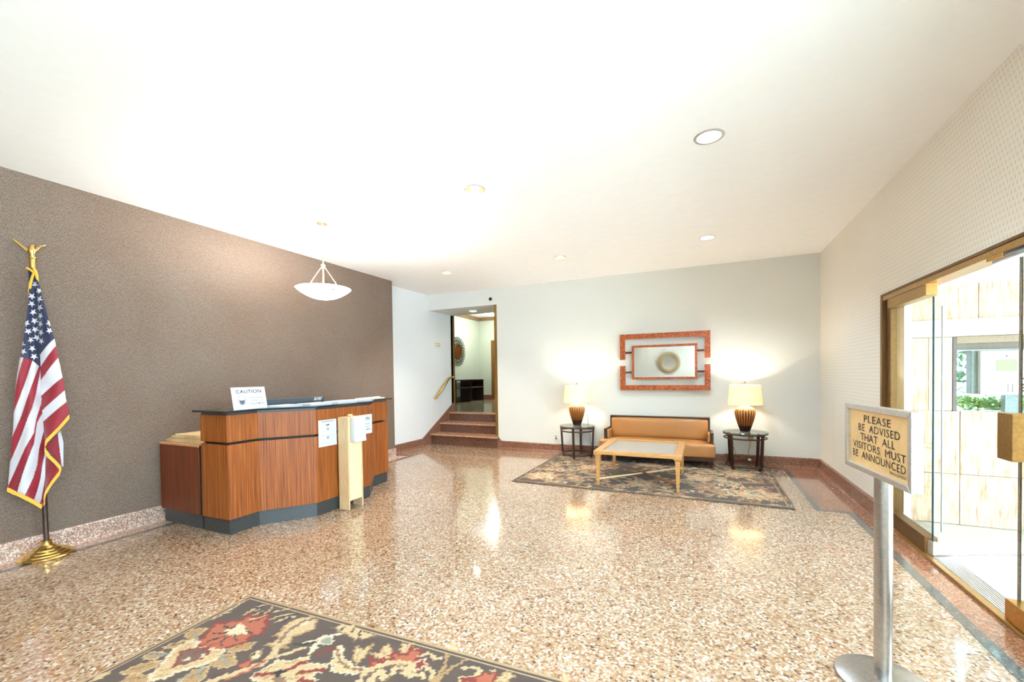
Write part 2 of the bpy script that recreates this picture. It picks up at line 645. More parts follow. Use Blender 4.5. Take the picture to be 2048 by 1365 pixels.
# ------------------------------------------------------------------ stairs
st = thing('stairs', 'three brown terrazzo steps up to the hallway', 'stairs', (-6.0, 0, 0), kind='structure')
so = (-6.0, 0, 0)
TREAD = terrazzo('terrazzo_tread', [(0.0, (184, 136, 104)), (0.35, (204, 158, 124)), (0.6, (164, 116, 88)), (0.85, (214, 178, 150))], 110.0, 0.2)
RISER = terrazzo('terrazzo_riser', [(0.0, (98, 66, 54)), (0.35, (112, 76, 62)), (0.6, (82, 56, 46)), (0.85, (128, 92, 78))], 110.0, 0.2)
steps = [(-0.02, 0.22), (0.325, 0.42), (0.715, 0.615)]
for i, (y, z) in enumerate(steps):
    zb = 0.0 if i == 0 else steps[i - 1][1]
    MB(so).box(XA, -5.205 if i == 0 else -5.212, y, y + 0.42, zb, z - 0.03).build('riser', RISER, st)
    y2 = steps[i + 1][0] if i < 2 else 0.93
    MB(so).box(XA, -5.2 if i == 0 else -5.212, y - 0.026, y2 + 0.02, z - 0.03, z).build('tread', TREAD, st, bevel=0.006)
k = MB(so)
k.extrude([(XA, -0.29, 0.0), (XA, -0.29, 0.158), (XA, 0.93, 0.84), (XA, 0.93, 0.0)], (0.02, 0, 0))
k.build('stringer', TERR_BASE, st)
k = MB(so)
k.extrude([(-5.21, -0.03, 0.0), (-5.21, -0.03, 0.24), (-5.13, -0.03, 0.15), (-5.13, -0.03, 0.0)], (0, 0.03, 0))
k.build('end_block', TERR_BASE, st)

# ------------------------------------------------------------------ hallway at the top of the stairs
HZ, HC = 0.615, 3.42
HX, HY = -8.62, 5.45
struct(MB().box(HX - 0.1, -4.4, 0.93, HY + 0.1, HZ - 0.1, HZ).build('floor_hall', terrazzo('terrazzo_hall', [(0.0, (150, 146, 122)), (0.4, (170, 164, 140)), (0.7, (132, 126, 104)), (0.9, (196, 190, 168))], 70, 0.12)),
       'greenish polished terrazzo floor of the hallway upstairs', 'floor')
struct(MB().box(HX - 0.1, -4.4, 0.93, HY + 0.1, HC, HC + 0.1).build('ceiling_hall', CEIL), 'white hallway ceiling with a dome light', 'ceiling')
struct(MB().box(HX - 0.1, HX, 0.8, HY, HZ, HC).build('wall_hall_left', WP_HALL), 'pale green hallway wall with a round looped mirror', 'wall')
struct(MB().box(HX - 0.1, -4.4, HY, HY + 0.1, HZ, HC).build('wall_hall_back', WP_HALL), 'pale green wall at the far end of the hallway', 'wall')
struct(MB().box(-4.5, -4.4, 0.93, HY, HZ, HC).build('wall_hall_right', WP_HALL), 'pale green hallway wall hidden behind the jamb', 'wall')
hb = MB().box(HX, XA, 0.83, 0.93, HZ - 0.3, HC).box(XA, -5.05, 0.90, 0.93, H - 0.3, HC).box(-5.05, -4.5, 0.83, 0.93, HZ - 0.3, HC)
struct(hb.build('wall_hall_front', WP_HALL), 'hallway side of the wall above the stair opening', 'wall')
cr = MB()
for x0, x1, y0, y1 in [(HX, HX + 0.09, 0.93, HY), (HX, -4.5, HY - 0.09, HY)]:
    cr.box(x0, x1, y0, y1, HC - 0.11, HC)
struct(cr.build('trim_1', plain('crown_brown', (140, 112, 74), 0.4), bevel=0.02), 'brown crown moulding around the hallway ceiling', 'moulding')
struct(MB().box(HX, -4.5, HY - 0.03, HY, HZ, HZ + 0.155).build('baseboard_hall_back', TERR_BASE), 'brown baseboard on the far hallway wall', 'baseboard')
struct(MB().box(HX, HX + 0.03, 0.93, HY - 0.03, HZ, HZ + 0.155).build('baseboard_hall_left', TERR_BASE), 'brown baseboard behind the hallway shelf cabinet', 'baseboard')
GOLD = plain('gold_trim', (150, 116, 60), 0.35, 0.6)
struct(MB().box(XA, XA + 0.028, 0.90, 0.945, 0.80, 2.815).build('trim_2', GOLD), 'thin gold trim on the left edge of the stair opening', 'trim')
struct(MB().box(-5.262, -5.205, -0.008, 0.05, 0.245, 2.815).build('trim_3', GOLD), 'gold corner trim on the right jamb of the stair opening', 'trim')
hd = thing('door_3', 'brown wooden hallway door with its casing', 'door', (-7.6, HY, HZ), kind='structure')
MB((-7.6, HY, HZ)).box(-8.13, -8.02, HY - 0.05, HY, HZ, 2.63).box(-7.1, -6.99, HY - 0.05, HY, HZ, 2.63).box(-8.02, -7.1, HY - 0.05, HY, 2.53, 2.63).build('casing', wood('door_brown', (104, 68, 32), (128, 86, 42), (146, 102, 54)), hd, bevel=0.008)
MB((-7.6, HY, HZ)).box(-8.02, -7.1, HY - 0.03, HY, HZ + 0.005, 2.53).build('panel', MATS['door_brown'], hd)
MB((-7.6, HY, HZ)).ball((-7.95, HY - 0.07, HZ + 0.98), 0.03).build('knob', BRASS, hd, True)

# looped round mirror
hm = thing('round_mirror', 'round mirror with a lacy ring of dark metal loops in the hallway', 'mirror', (HX, 4.0, 2.2))
ho = (HX, 4.0, 2.2)


def ring_pts(c, r, n, xo):
    return [(HX + xo, c[0] + r * math.cos(2 * PI * i / n), c[1] + r * math.sin(2 * PI * i / n)) for i in range(n)]


LOOPM = plain('loop_metal', (66, 66, 58), 0.4, 0.7)
MB(ho).extrude(ring_pts((4.0, 2.2), 0.215, 40, 0.03), (0.012, 0, 0)).build('glass', plain('bronze_mirror', (176, 146, 112), 0.06, 1.0), hm)
MB(ho).tube(ring_pts((4.0, 2.2), 0.225, 48, 0.04), 0.016, 8, True).build('inner_ring', LOOPM, hm, True)
for q in range(26):
    a = 2 * PI * q / 26
    for rad, rr in ((0.40, 0.055), (0.295, 0.042)):
        c = (4.0 + rad * math.cos(a + (0.12 if rr < 0.05 else 0)), 2.2 + rad * math.sin(a + (0.12 if rr < 0.05 else 0)))
        pts = []
        for i in range(12):
            t = 2 * PI * i / 12
            u, w = rr * 1.15 * math.cos(t), rr * 0.72 * math.sin(t)
            pts.append((HX + 0.035, c[0] + u * math.cos(a) - w * math.sin(a), c[1] + u * math.sin(a) + w * math.cos(a)))
        MB(ho).tube(pts, 0.0085, 5, True).build('loop', LOOPM, hm)

# open shelf cabinet
sc = thing('shelf_cabinet', 'low dark wooden open shelf cabinet against the hallway wall', 'cabinet', (HX + 0.2, 4.1, HZ))
co = (HX + 0.2, 4.1, HZ)
y0, y1, x0, x1 = 3.28, 4.98, HX + 0.045, HX + 0.41
DK = plain('cabinet_dark', (46, 32, 28), 0.4)
MB(co).box(x0, x1, y0, y1, HZ + 0.67, HZ + 0.70).build('top', DK, sc)
for y in (y0, 4.12, y1 - 0.03):
    MB(co).box(x0, x1, y, y + 0.03, HZ, HZ + 0.67).build('side_panel', DK, sc)
MB(co).box(x0, x1 - 0.01, y0 + 0.03, 4.12, HZ + 0.44, HZ + 0.465).build('shelf', DK, sc)
MB(co).box(x0, x1 - 0.01, 4.15, y1 - 0.03, HZ + 0.44, HZ + 0.465).build('shelf', wood('shelf_edge', (96, 66, 54), (120, 88, 74), (140, 104, 88)), sc)
MB(co).box(x0, x0 + 0.015, 4.15, y1 - 0.03, HZ, HZ + 0.67).build('back_panel', DK, sc)

# dome light
dl = thing('dome_light', 'glowing white dome light on the hallway ceiling', 'ceiling light', (-7.45, 4.25, HC))
MB((-7.45, 4.25, HC)).lathe([(0.30, HC), (0.30, HC - 0.03), (0.28, HC - 0.035)], (-7.45, 4.25)).build('rim', BRASS, dl, True)
prof = [(max(0.001, 0.28 * math.sin(PI / 2 * i / 8)), HC - 0.15 + 0.115 * (1 - math.cos(PI / 2 * i / 8))) for i in range(9)]
MB((-7.45, 4.25, HC)).lathe(prof, (-7.45, 4.25)).build('shade', plain('dome_glow', (250, 250, 245), 0.5, emit=(255, 252, 240), es=4.0), dl, True)


def lamp_light(name, typ, loc, energy, color, size=0.05, spot=None, blend=0.5, parent=None, label=None):
    ld = bpy.data.lights.new(name, typ)
    ld.energy = energy
    ld.color = color
    ld.shadow_soft_size = size
    if spot:
        ld.spot_size = spot
        ld.spot_blend = blend
    o = bpy.data.objects.new(name, ld)
    o.location = loc
    COL.objects.link(o)
    if parent:
        o.parent = parent
    return o


lamp_light('bulb', 'POINT', (0, 0, -0.35), 16, (1, 0.97, 0.9), 0.15, parent=dl)

# handrail and small notice beside the stairs
hr = thing('handrail', 'short polished brass handrail on the wall above the steps', 'handrail', (XA, 0.1, 0.97))
hro = (XA, 0.1, 0.97)
MB(hro).tube([(-6.725, 0.07, 0.955), (-6.725, 0.35, 1.17), (-6.725, 0.6, 1.365), (-6.725, 0.68, 1.40), (-6.725, 0.78, 1.40)], [0.033] * 5, 12, flat=0.62).build('rail', BRASSL, hr, True)
for y, z in ((0.13, 0.995), (0.62, 1.375)):
    MB(hro).tube([(-6.725, y, z - 0.01), (-6.77, y, z - 0.035), (XA, y, z - 0.035)], 0.008, 8).build('bracket', BRASS, hr, True)
nt_ = thing('wall_notice', 'tiny framed notice on the wall above the handrail', 'notice', (XA, 0.3, 2.11))
MB((XA, 0.3, 2.11)).box(XA, XA + 0.012, 0.19, 0.42, 2.045, 2.175).build('plate', plain('notice_plate', (226, 218, 206), 0.5), nt_)
for z in (2.135, 2.09):
    MB((XA, 0.3, 2.11)).box(XA + 0.012, XA + 0.0135, 0.23, 0.39, z - 0.01, z + 0.01).build('text_line', plain('notice_ink', (176, 164, 148), 0.7), nt_)

# security camera on the header
cc_ = thing('security_camera', 'small white security camera with black lens above the stair opening', 'camera', (-5.32, 0, 2.925))
cco = (-5.32, 0, 2.925)


def disc_y(b, c, r, y0, y1, n=24):
    b.extrude([(c[0] + r * math.cos(2 * PI * i / n), y0, c[1] + r * math.sin(2 * PI * i / n)) for i in range(n)], (0, y1 - y0, 0))
    return b


disc_y(MB(cco), (-5.32, 2.925), 0.045, -0.03, 0.0).build('housing', WHITE, cc_, bevel=0.006)
disc_y(MB(cco), (-5.322, 2.925), 0.032, -0.045, -0.028).build('lens', plain('lens_black', (24, 24, 28), 0.2), cc_, bevel=0.008)

# ------------------------------------------------------------------ recessed downlights
GLOW = plain('bulb_glow', (255, 250, 235), 0.5, emit=(255, 236, 205), es=14.0, var=0.0)
GLOWW = plain('bulb_glow_wide', (255, 250, 235), 0.5, emit=(255, 244, 226), es=7.0, var=0.0)
REFL = plain('can_reflector', (222, 200, 166), 0.2, 0.95, var=0.04)
where = ['recessed light nearest the entrance wall and the camera', 'recessed light in the middle of the ceiling, second largest in view',
         'recessed light above the right table lamp', 'recessed light above the left table lamp', 'recessed light nearest the stair opening',
         'recessed light behind the camera by the entrance', 'recessed light behind the camera in the middle', 'recessed light behind the camera by the brown wall',
         'recessed light by the front wall, middle', 'recessed light by the front wall, entrance side', 'recessed light by the front wall, brown wall side']
for i, (x, y) in enumerate(DOWN):
    big = i in (0,)
    d = thing('recessed_light', where[i], 'ceiling light', (x, y, H), group='recessed ceiling lights')
    o3 = (x, y, H)
    ro = CAN_R + (0.022 if big else 0.012)
    MB(o3).loft([[(a, b, H - 0.001) for a, b in circ((x, y), ro)], [(a, b, H - 0.006) for a, b in circ((x, y), ro - 0.004)], [(a, b, H - 0.006) for a, b in circ((x, y), CAN_R)], [(a, b, H + 0.004) for a, b in circ((x, y), CAN_R - 0.003)]], False).build('trim_ring', plain('trim_grey', (176, 172, 166), 0.45), d, True)
    MB(o3).loft([[(a, b, H + 0.0) for a, b in circ((x, y), CAN_R - 0.001)], [(a, b, H + 0.05) for a, b in circ((x, y), CAN_R * 0.93)], [(a, b, H + 0.1) for a, b in circ((x, y), CAN_R * 0.8)], [(a, b, H + 0.14) for a, b in circ((x, y), CAN_R * 0.4)], [(a, b, H + 0.145) for a, b in circ((x, y), 0.002)]], False).build('reflector', REFL, d, True)
    if i in (0, 2, 5):
        MB(o3).lathe([(CAN_R * 0.95, H + 0.012), (CAN_R * 0.95, H + 0.02)], (x, y), 28).build('diffuser', GLOWW, d)
        lamp_light('bulb', 'SPOT', (0, 0, -0.01), K_DOWN * 2.6, (0.68, 0.86, 1.0), 0.06, math.radians(130), 0.9, d)
    else:
        MB(o3).ball((x, y, H + 0.075), 0.036, 16, 1.2).build('lamp', GLOW, d, True)
        lamp_light('bulb', 'SPOT', (0, 0, -0.01), K_DOWN * {1: 0.5, 3: 1.6, 4: 3.2}.get(i, 0.9), (1.0, 0.90, 0.74), 0.06, math.radians(105), 0.85, d)

sx_, sy_, sz_ = -6.0, 0.47, 2.815
hl = thing('recessed_light', 'small recessed light in the soffit over the steps', 'ceiling light', (sx_, sy_, sz_), group='recessed ceiling lights')
MB((sx_, sy_, sz_)).lathe([(0.085, sz_ - 0.008), (0.095, sz_ - 0.004), (0.095, sz_)], (sx_, sy_)).build('trim_ring', WHITE, hl, True)
MB((sx_, sy_, sz_)).lathe([(0.07, sz_ - 0.012), (0.075, sz_ - 0.009)], (sx_, sy_)).build('diffuser', plain('bulb_glow_soft', (255, 248, 236), 0.5, emit=(255, 240, 222), es=1.6, var=0.0), hl)
lamp_light('bulb', 'SPOT', (0, 0, -0.02), 7.0, (1.0, 0.9, 0.8), 0.05, math.radians(150), 0.9, hl)

# ------------------------------------------------------------------ pendant above the desk
BRASSP = plain('brass_pale', (240, 226, 186), 0.2, 0.9, var=0.02)
px_, py_ = -5.32, -4.02
pe = thing('pendant_lamp', 'white glass bowl pendant on a thin brass stem above the desk', 'pendant lamp', (px_, py_, H))
po = (px_, py_, H)
MB(po).lathe([(0.058, H - 0.022), (0.062, H - 0.016), (0.062, H)], (px_, py_)).build('canopy', BRASSP, pe, True)
MB(po).tube([(px_, py_, H - 0.02), (px_, py_, 2.665)], 0.0095, 10).build('stem', BRASSP, pe, True)
MB(po).ball((px_, py_, 2.652), 0.026, 16).build('hub', BRASSP, pe, True)
for a in (0.35, 0.35 + 2 * PI / 3, 0.35 + 4 * PI / 3):
    MB(po).tube([(px_ + 0.015 * math.cos(a), py_ + 0.015 * math.sin(a), 2.645), (px_ + 0.165 * math.cos(a), py_ + 0.165 * math.sin(a), 2.425)], 0.0045, 6).build('arm', BRASSP, pe)
MB(po).tube([(px_, py_, 2.64), (px_, py_, 2.36)], 0.009, 8).build('lower_stem', BRASSP, pe, True)
RB = 0.285
prof = []
for i in range(13):
    t = i / 12
    prof.append((max(0.002, RB * t), 2.287 + 0.118 * t ** 2.2))
prof += [(RB - 0.006, 2.408)]
for i in range(11, -1, -1):
    t = i / 12
    prof.append((max(0.002, (RB - 0.008) * t), 2.294 + 0.116 * t ** 2.2))
MB(po).lathe(prof, (px_, py_), 48, caps=False).build('bowl', plain('bowl_glass', (252, 252, 250), 0.35, emit=(255, 253, 248), es=2.6, var=0.0), pe, True)
lamp_light('bulb', 'POINT', (0, 0, 2.36 - H), K_PEND, (1.0, 0.95, 0.87), 0.1, parent=pe)
cc0 = Vector((-5.074, -4.118, 2.357))
MB(po).tube([tuple(cc0 - CR * 0.03), tuple(cc0 - CR * 0.015), tuple(cc0 + CR * 0.015), tuple(cc0 + CR * 0.03)], [0.002, 0.006, 0.006, 0.002], 8).build('clip', plain('clip_dark', (120, 128, 118), 0.4), pe)


def fit_lettering(name, s, width, capz, mat, parent, org, right, up, depth=0.001, space=1.0, bold=0.0):
    """letters scaled to a given width and cap height; every word is a part of its own"""
    o = lettering(name, s, 1.0, mat, parent, (0, 0, 0), (1, 0, 0), (0, 1, 0), 0.0, space, bold=bold)
    me = o.data
    xs = [v.co.x for v in me.vertices]
    ys = [v.co.y for v in me.vertices]
    sx, sy = width / (max(xs) - min(xs)), capz / (max(ys) - min(ys))
    cx, cy = (max(xs) + min(xs)) / 2, (max(ys) + min(ys)) / 2
    r, u = Vector(right).normalized(), Vector(up).normalized()
    n = r.cross(u)
    faces = [tuple(p.vertices) for p in me.polygons]
    spans = sorted((min(xs[i] for i in f), max(xs[i] for i in f), f) for f in faces)
    words, end = [], None
    for a, b, f in spans:
        if end is None or a > end + 0.30:
            words.append([])
            end = b
        words[-1].append(f)
        end = max(end, b)
    co = [Vector(org) + r * ((v.co.x - cx) * sx) + u * ((v.co.y - cy) * sy) + n * depth for v in me.vertices]
    bpy.data.objects.remove(o)
    out = None
    for w in words:
        ids = sorted({i for f in w for i in f})
        mp = {i: k for k, i in enumerate(ids)}
        m2 = bpy.data.meshes.new(name)
        m2.from_pydata([co[i] for i in ids], [], [tuple(mp[i] for i in f) for f in w])
        m2.materials.append(mat)
        out = bpy.data.objects.new(name, m2)
        COL.objects.link(out)
        out.parent = parent
    return out


# ================================================================== reception desk
DO = (-5.5, -3.94, 0)
dk = thing('reception_desk', 'tall faceted reception desk in striped reddish wood with dark base', 'desk', DO)
DP = [(-5.84, -5.0), (-5.475, -4.99), (-5.47, -4.71), (-5.165, -4.30), (-5.165, -3.545), (-5.47, -3.15), (-5.47, -2.89), (-5.84, -2.89)]


def off_poly(P, d):
    """offset an open polyline to its right-hand side (outwards here)"""
    out = []
    for i, p in enumerate(P):
        ns = []
        for a, b in ((i - 1, i), (i, i + 1)):
            if a >= 0 and b < len(P):
                e = Vector((P[b][0] - P[a][0], P[b][1] - P[a][1]))
                ns.append(Vector((e.y, -e.x)).normalized())
        n = sum(ns, Vector((0, 0)))
        n = n / len(ns)
        n = n / max(0.3, n.dot(ns[0]) if n.length else 1)
        out.append((p[0] + n.x * d, p[1] + n.y * d))
    return out


def face_slab(P, i, d0, d1, z0, z1):
    a, b = off_poly(P, d0), off_poly(P, d1)
    return MB(DO).prism([a[i], b[i], b[i + 1], a[i + 1]], z0, z1)


DPB = off_poly(DP, -0.03)
MB(DO).prism(DPB, 0.002, 1.105).build('core', GROOVE, dk)
for i in range(7):
    face_slab(DP, i, -0.03, 0.0, 0.002, 0.139).build('toe_kick', BLACK, dk)
    face_slab(DP, i, -0.03, 0.014, 0.139, 0.824).build('lower_panel', SAPELE, dk, bevel=0.0015)
    face_slab(DP, i, -0.03, 0.014, 0.848, 1.098).build('upper_panel', SAPELE, dk, bevel=0.0015)
    face_slab(DP, i, -0.03, 0.004, 1.098, 1.122).build('reveal', BLACK, dk)
wt = thing('work_surface', 'low wooden worktop behind the reception desk under the monitor', 'worktop', (-6.1, -3.75, 0))
MB((-6.1, -3.75, 0)).box(-6.3, -5.875, -4.58, -2.92, 0.71, 0.745).build('top', SAPELE, wt)
for y in (-4.56, -2.96):
    MB((-6.1, -3.75, 0)).box(-6.28, -5.88, y, y + 0.03, 0.002, 0.71).build('side_panel', SAPELE, wt)

ct = thing('countertop', 'thin black glass counter resting on the reception desk', 'countertop', (-5.6, -3.94, 1.122))
CP = off_poly(DP[1:-1], 0.035)
poly = [(-5.90, -5.05)] + [(CP[0][0] + 0.03, -5.05)] + CP[1:-1] + [(CP[-1][0], -2.80), (-5.90, -2.80)]
MB((-5.6, -3.94, 1.122)).prism(poly, 1.122, 1.139).build('slab', BLACKG, ct, bevel=0.003)

lc = thing('low_side_cabinet', 'lower wood cabinet with painted-in shade between the brown wall and the tall desk', 'cabinet', (-6.2, -5.0, 0))
lo_ = (-6.2, -5.0, 0)
MB(lo_).box(XL + 0.065, -5.875, -4.995, -4.62, 0.002, 0.139).build('toe_kick', BLACK, lc)
MB(lo_).box(XL + 0.035, -5.875, -5.014, -4.61, 0.139, 0.785).build('front_panel', wood('sapele_shaded', (70, 26, 12), (110, 50, 22), (140, 70, 32), 0.5, 2, 34.0, 0.0, 0.35), lc, bevel=0.002)  # desk wood again, with the end face's shade put into the colour
MB(lo_).box(XL + 0.03, -5.875, -5.018, -4.60, 0.785, 0.803).build('top', wood('edge_pale', (176, 120, 78), (196, 142, 98), (212, 160, 116), 0.3, 0), lc, bevel=0.002)
MB(lo_).box(-5.875, -5.858, -5.010, -4.62, 0.139, 0.80).build('joint', GROOVE, lc)

# pale stack on the low cabinet
RATTAN = wood('rattan', (150, 108, 60), (226, 194, 140), (246, 226, 184), 0.6, 0, 45.0)
for i in range(5):
    z = 0.803 + i * 0.016
    o = MB((0, 0, 0)).box(-0.33 + 0.05 * i * 0.9, 0.32 - 0.004 * (i % 2), -0.15, 0.15, 0, 0.015).build('folder', RATTAN, None, bevel=0.004)
    o.location = (-6.24, -4.80 + 0.004 * (i % 3), z)
    o.rotation_euler = (0, 0, 0.02 * (i % 2))
    tag(o, ['pale straw-coloured folder at the bottom of the stack on the low cabinet', 'second pale straw-coloured folder from the bottom of the low cabinet stack', 'middle pale folder of the stack on the low cabinet',
            'second pale folder from the top of the low cabinet stack', 'topmost pale folder of the stack on the low cabinet'][i], 'folder', 'folders on the low cabinet')

# monitor (its back faces the room)
mo = thing('monitor', 'black computer monitor seen from behind over the counter', 'monitor', (-5.98, -3.90, 0.745))
mof = (-5.98, -3.90, 0.745)
MON = plain('monitor_grey', (78, 88, 96), 0.35, var=0.08)
MB(mof).box(-5.99, -5.945, -4.31, -3.485, 0.82, 1.195).build('back_shell', MON, mo, bevel=0.006)
MB(mof).box(-5.998, -5.99, -4.30, -3.495, 0.83, 1.185).build('screen', plain('screen_dark', (18, 20, 24), 0.15), mo)
MB(mof).box(-5.944, -5.938, -4.28, -3.50, 1.10, 1.14).build('vent_ridge', plain('monitor_dark', (54, 62, 70), 0.4), mo)
MB(mof).box(-5.98, -5.95, -3.95, -3.85, 0.745, 0.85).build('neck', MON, mo)
MB(mof).box(-6.1, -5.88, -4.02, -3.78, 0.745, 0.757).build('foot', MON, mo, bevel=0.004)
fit_lettering('logo', 'acer', 0.125, 0.036, plain('logo_white', (236, 240, 242), 0.5), mo, (-5.944 + 5.98, -3.585 + 3.90, 1.168 - 0.745), (0, 1, 0), (0, 0, 1), 0.001, 0.95, 0.012)

# papers and folder on the counter
CT = 1.139
sheets = [(-5.50, -4.40, 0.05, 0.21, 0.28, 'white sheet of paper next to the counter caution sign', 0.012), (-5.40, -4.10, -0.03, 0.21, 0.28, 'white paper lying in front of the monitor on the counter', 0.016),
          (-5.36, -3.78, 0.05, 0.21, 0.30, 'thick pile of white paper at the middle of the counter', 0.022), (-5.47, -3.44, -0.08, 0.22, 0.30, 'white sheet right of the monitor logo on the counter', 0.014)]
for x, y, a, w, l, lb, h in sheets:
    o = MB().box(-w / 2, w / 2, -l / 2, l / 2, 0, h).build('paper_sheet', PAPER)
    o.location = (x, y, CT)
    o.rotation_euler = (0, 0, a)
    tag(o, lb, 'paper', 'papers on the counter')
fo = thing('manila_folder', 'yellow folder with white papers at the far end of the counter', 'folder', (-5.56, -3.10, CT), 0.1)
MB().box(-0.12, 0.12, -0.17, 0.17, 0, 0.006).build('cover', plain('manila', (232, 196, 104), 0.7), fo)
MB().box(-0.105, 0.125, -0.155, 0.155, 0.006, 0.018).build('papers', PAPER, fo)
MB().box(0.02, 0.05, 0.02, 0.16, 0.018, 0.03).build('clip', WHITE, fo)


def caution(name, label, loc, lean, w, h, acrylic):
    c = thing(name, label, 'sign', loc)
    up = Vector((-math.sin(lean), 0, math.cos(lean)))
    n = Vector((0, 1, 0)).cross(up)
    P = [Vector((0, -w / 2, 0)), Vector((0, w / 2, 0)), Vector((0, w / 2, 0)) + up * h, Vector((0, -w / 2, 0)) + up * h]
    MB().extrude(P, -n * 0.002).build('sheet', PAPER, c)
    if acrylic:
        MB().extrude([(0.003, -w / 2 - .003, 0), (0.003, w / 2 + .003, 0), (-0.09, w / 2 + .003, 0), (-0.09, -w / 2 - .003, 0)], (0, 0, 0.002)).build('holder_foot', GLASS, c)
    E_ = Vector((0, 1, 0))

    def at(u, v):
        return Vector((0, -w / 2 + u * w, 0)) + up * (v * h)
    fit_lettering('heading', 'CAUTION', w * 0.74, h * 0.16, INK, c, at(0.5, 0.80), E_, up, 0.0012, 1.1, 0.012)
    for s, v, ww in (('NO ENTRY', 0.50, 0.36), ('WITHOUT', 0.365, 0.31), ('FACE MASK', 0.23, 0.42)):
        fit_lettering('line', s, w * ww, h * 0.075, INK if v < 0.3 else GREYINK, c, at(0.72, v), E_, up, 0.0012, 1.2, 0.008)
    # head with a mask
    cxy = (0.27, 0.40)
    hp = [at(cxy[0] + 0.11 * math.cos(t), cxy[1] + 0.22 * math.sin(t)) + n * 0.0012 for t in [2 * PI * i / 20 for i in range(20)]]
    MB().tube(hp, 0.0014, 5, True).build('face_outline', GREYINK, c)
    mp = [(-0.085, 0.02), (-0.04, 0.0), (0.04, 0.0), (0.085, 0.02), (0.06, -0.15), (0.0, -0.2), (-0.06, -0.15)]
    MB().extrude([at(cxy[0] + a, cxy[1] + b) + n * 0.0006 for a, b in mp], n * 0.0008).build('mask', plain('mask_grey', (92, 98, 106), 0.7), c)
    return c


caution('caution_sign', 'white caution sign about face masks standing on the counter', (-5.515, -4.735, CT), 0.2, 0.335, 0.212, True)
caution('caution_sheet', 'caution sheet taped to the desk, half hidden by the dispenser', (-5.149, -3.672, 0.762), 0.0, 0.335, 0.226, False)
ns = thing('notice_sheet', 'white printed notice sheet taped to the desk front', 'notice', (-5.149, -4.158, 0.706))
MB().box(-0.002, 0.0, -0.118, 0.118, 0, 0.279).build('sheet', PAPER, ns)
rows = [(0.262, 0.16, 1), (0.248, 0.12, 0), (0.20, 0.17, 0), (0.16, 0.17, 0), (0.117, 0.17, 0), (0.105, 0.14, 0), (0.072, 0.14, 0), (0.060, 0.1, 0), (0.036, 0.14, 0), (0.024, 0.16, 0)]
for z, w, dark in rows:
    MB().box(0.0, 0.0008, -w / 2, w / 2, z - 0.003, z + 0.003).build('text_line', plain('faint_ink', (186, 190, 206), 0.7) if not dark else GREYINK, ns)
for z, w, r in [(0.224, 0.02, 0), (0.18, 0.014, 1), (0.09, 0.014, 1)]:
    if r:
        MB().tube([(0.0008, 0.012 * math.cos(2 * PI * i / 14), z + 0.010 * math.sin(2 * PI * i / 14)) for i in range(14)], 0.0025, 5, True).build('icon', INK, ns)
    else:
        MB().box(0, 0.001, -0.018, -0.003, z - 0.008, z + 0.008).box(0, 0.001, 0.004, 0.018, z - 0.008, z + 0.008).build('icon', INK, ns)

# hand sanitiser stand
ss = thing('sanitizer_stand', 'raw pine box post standing in front of the desk', 'stand', (-5.05, -3.94, 0))
sso = (-5.05, -3.94, 0)
MB(sso).box(-5.125, -4.985, -4.045, -4.027, 0.002, 1.0).build('side_board', PINE, ss, bevel=0.002)
MB(sso).box(-5.125, -4.985, -3.853, -3.835, 0.002, 1.0).build('side_board', PINE, ss, bevel=0.002)
MB(sso).box(-5.003, -4.985, -4.027, -3.853, 0.10, 1.0).build('front_board', wood('pine_pale', (206, 180, 134), (230, 210, 168), (242, 228, 196), 0.55, 2, 40), ss, bevel=0.002)
MB(sso).box(-5.125, -5.107, -4.027, -3.853, 0.10, 1.0).build('back_board', PINE, ss, bevel=0.002)
MB(sso).box(-5.107, -5.003, -4.027, -3.853, 0.97, 0.995).build('top_board', PINE, ss)
MB(sso).box(-5.06, -5.02, -3.98, -3.93, 1.0, 1.028).build('wedge', PINE, ss, bevel=0.008)
di = thing('soap_dispenser', 'white plastic hand sanitizer dispenser mounted on the pine post', 'dispenser', (-4.985, -3.935, 0.735))
dio = (-4.985, -3.935, 0.735)


def rrect(w, d, z, c, n=6, r=0.03):
    pts = []
    for qx, qy, a0 in ((1, 1, 0), (-1, 1, PI / 2), (-1, -1, PI), (1, -1, 3 * PI / 2)):
        for i in range(n):
            a = a0 + PI / 2 * i / (n - 1)
            pts.append((c[0] + qx * (d / 2 - r) + r * math.cos(a), c[1] + qy * (w / 2 - r) + r * math.sin(a), z))
    return pts


MB(dio).loft([rrect(0.165, 0.085, z, (-4.942, -3.935), r=rr) for z, rr in ((0.735, 0.012), (0.76, 0.02), (0.8, 0.026), (0.95, 0.03), (0.985, 0.03), (0.997, 0.034))]).build('housing', WHITE, di, True, bevel=0.003)
ov = [(-4.898, -3.935 + 0.048 * math.cos(t), 0.875 + 0.098 * math.sin(t)) for t in [2 * PI * i / 28 for i in range(28)]]
MB(dio).extrude(ov, (0.007, 0, 0)).build('push_cover', plain('cover_white', (226, 228, 230), 0.25, var=0.005), di, bevel=0.003)
MB(dio).box(-4.915, -4.895, -3.985, -3.885, 0.738, 0.765).build('drip_lip', WHITE, di, bevel=0.004)

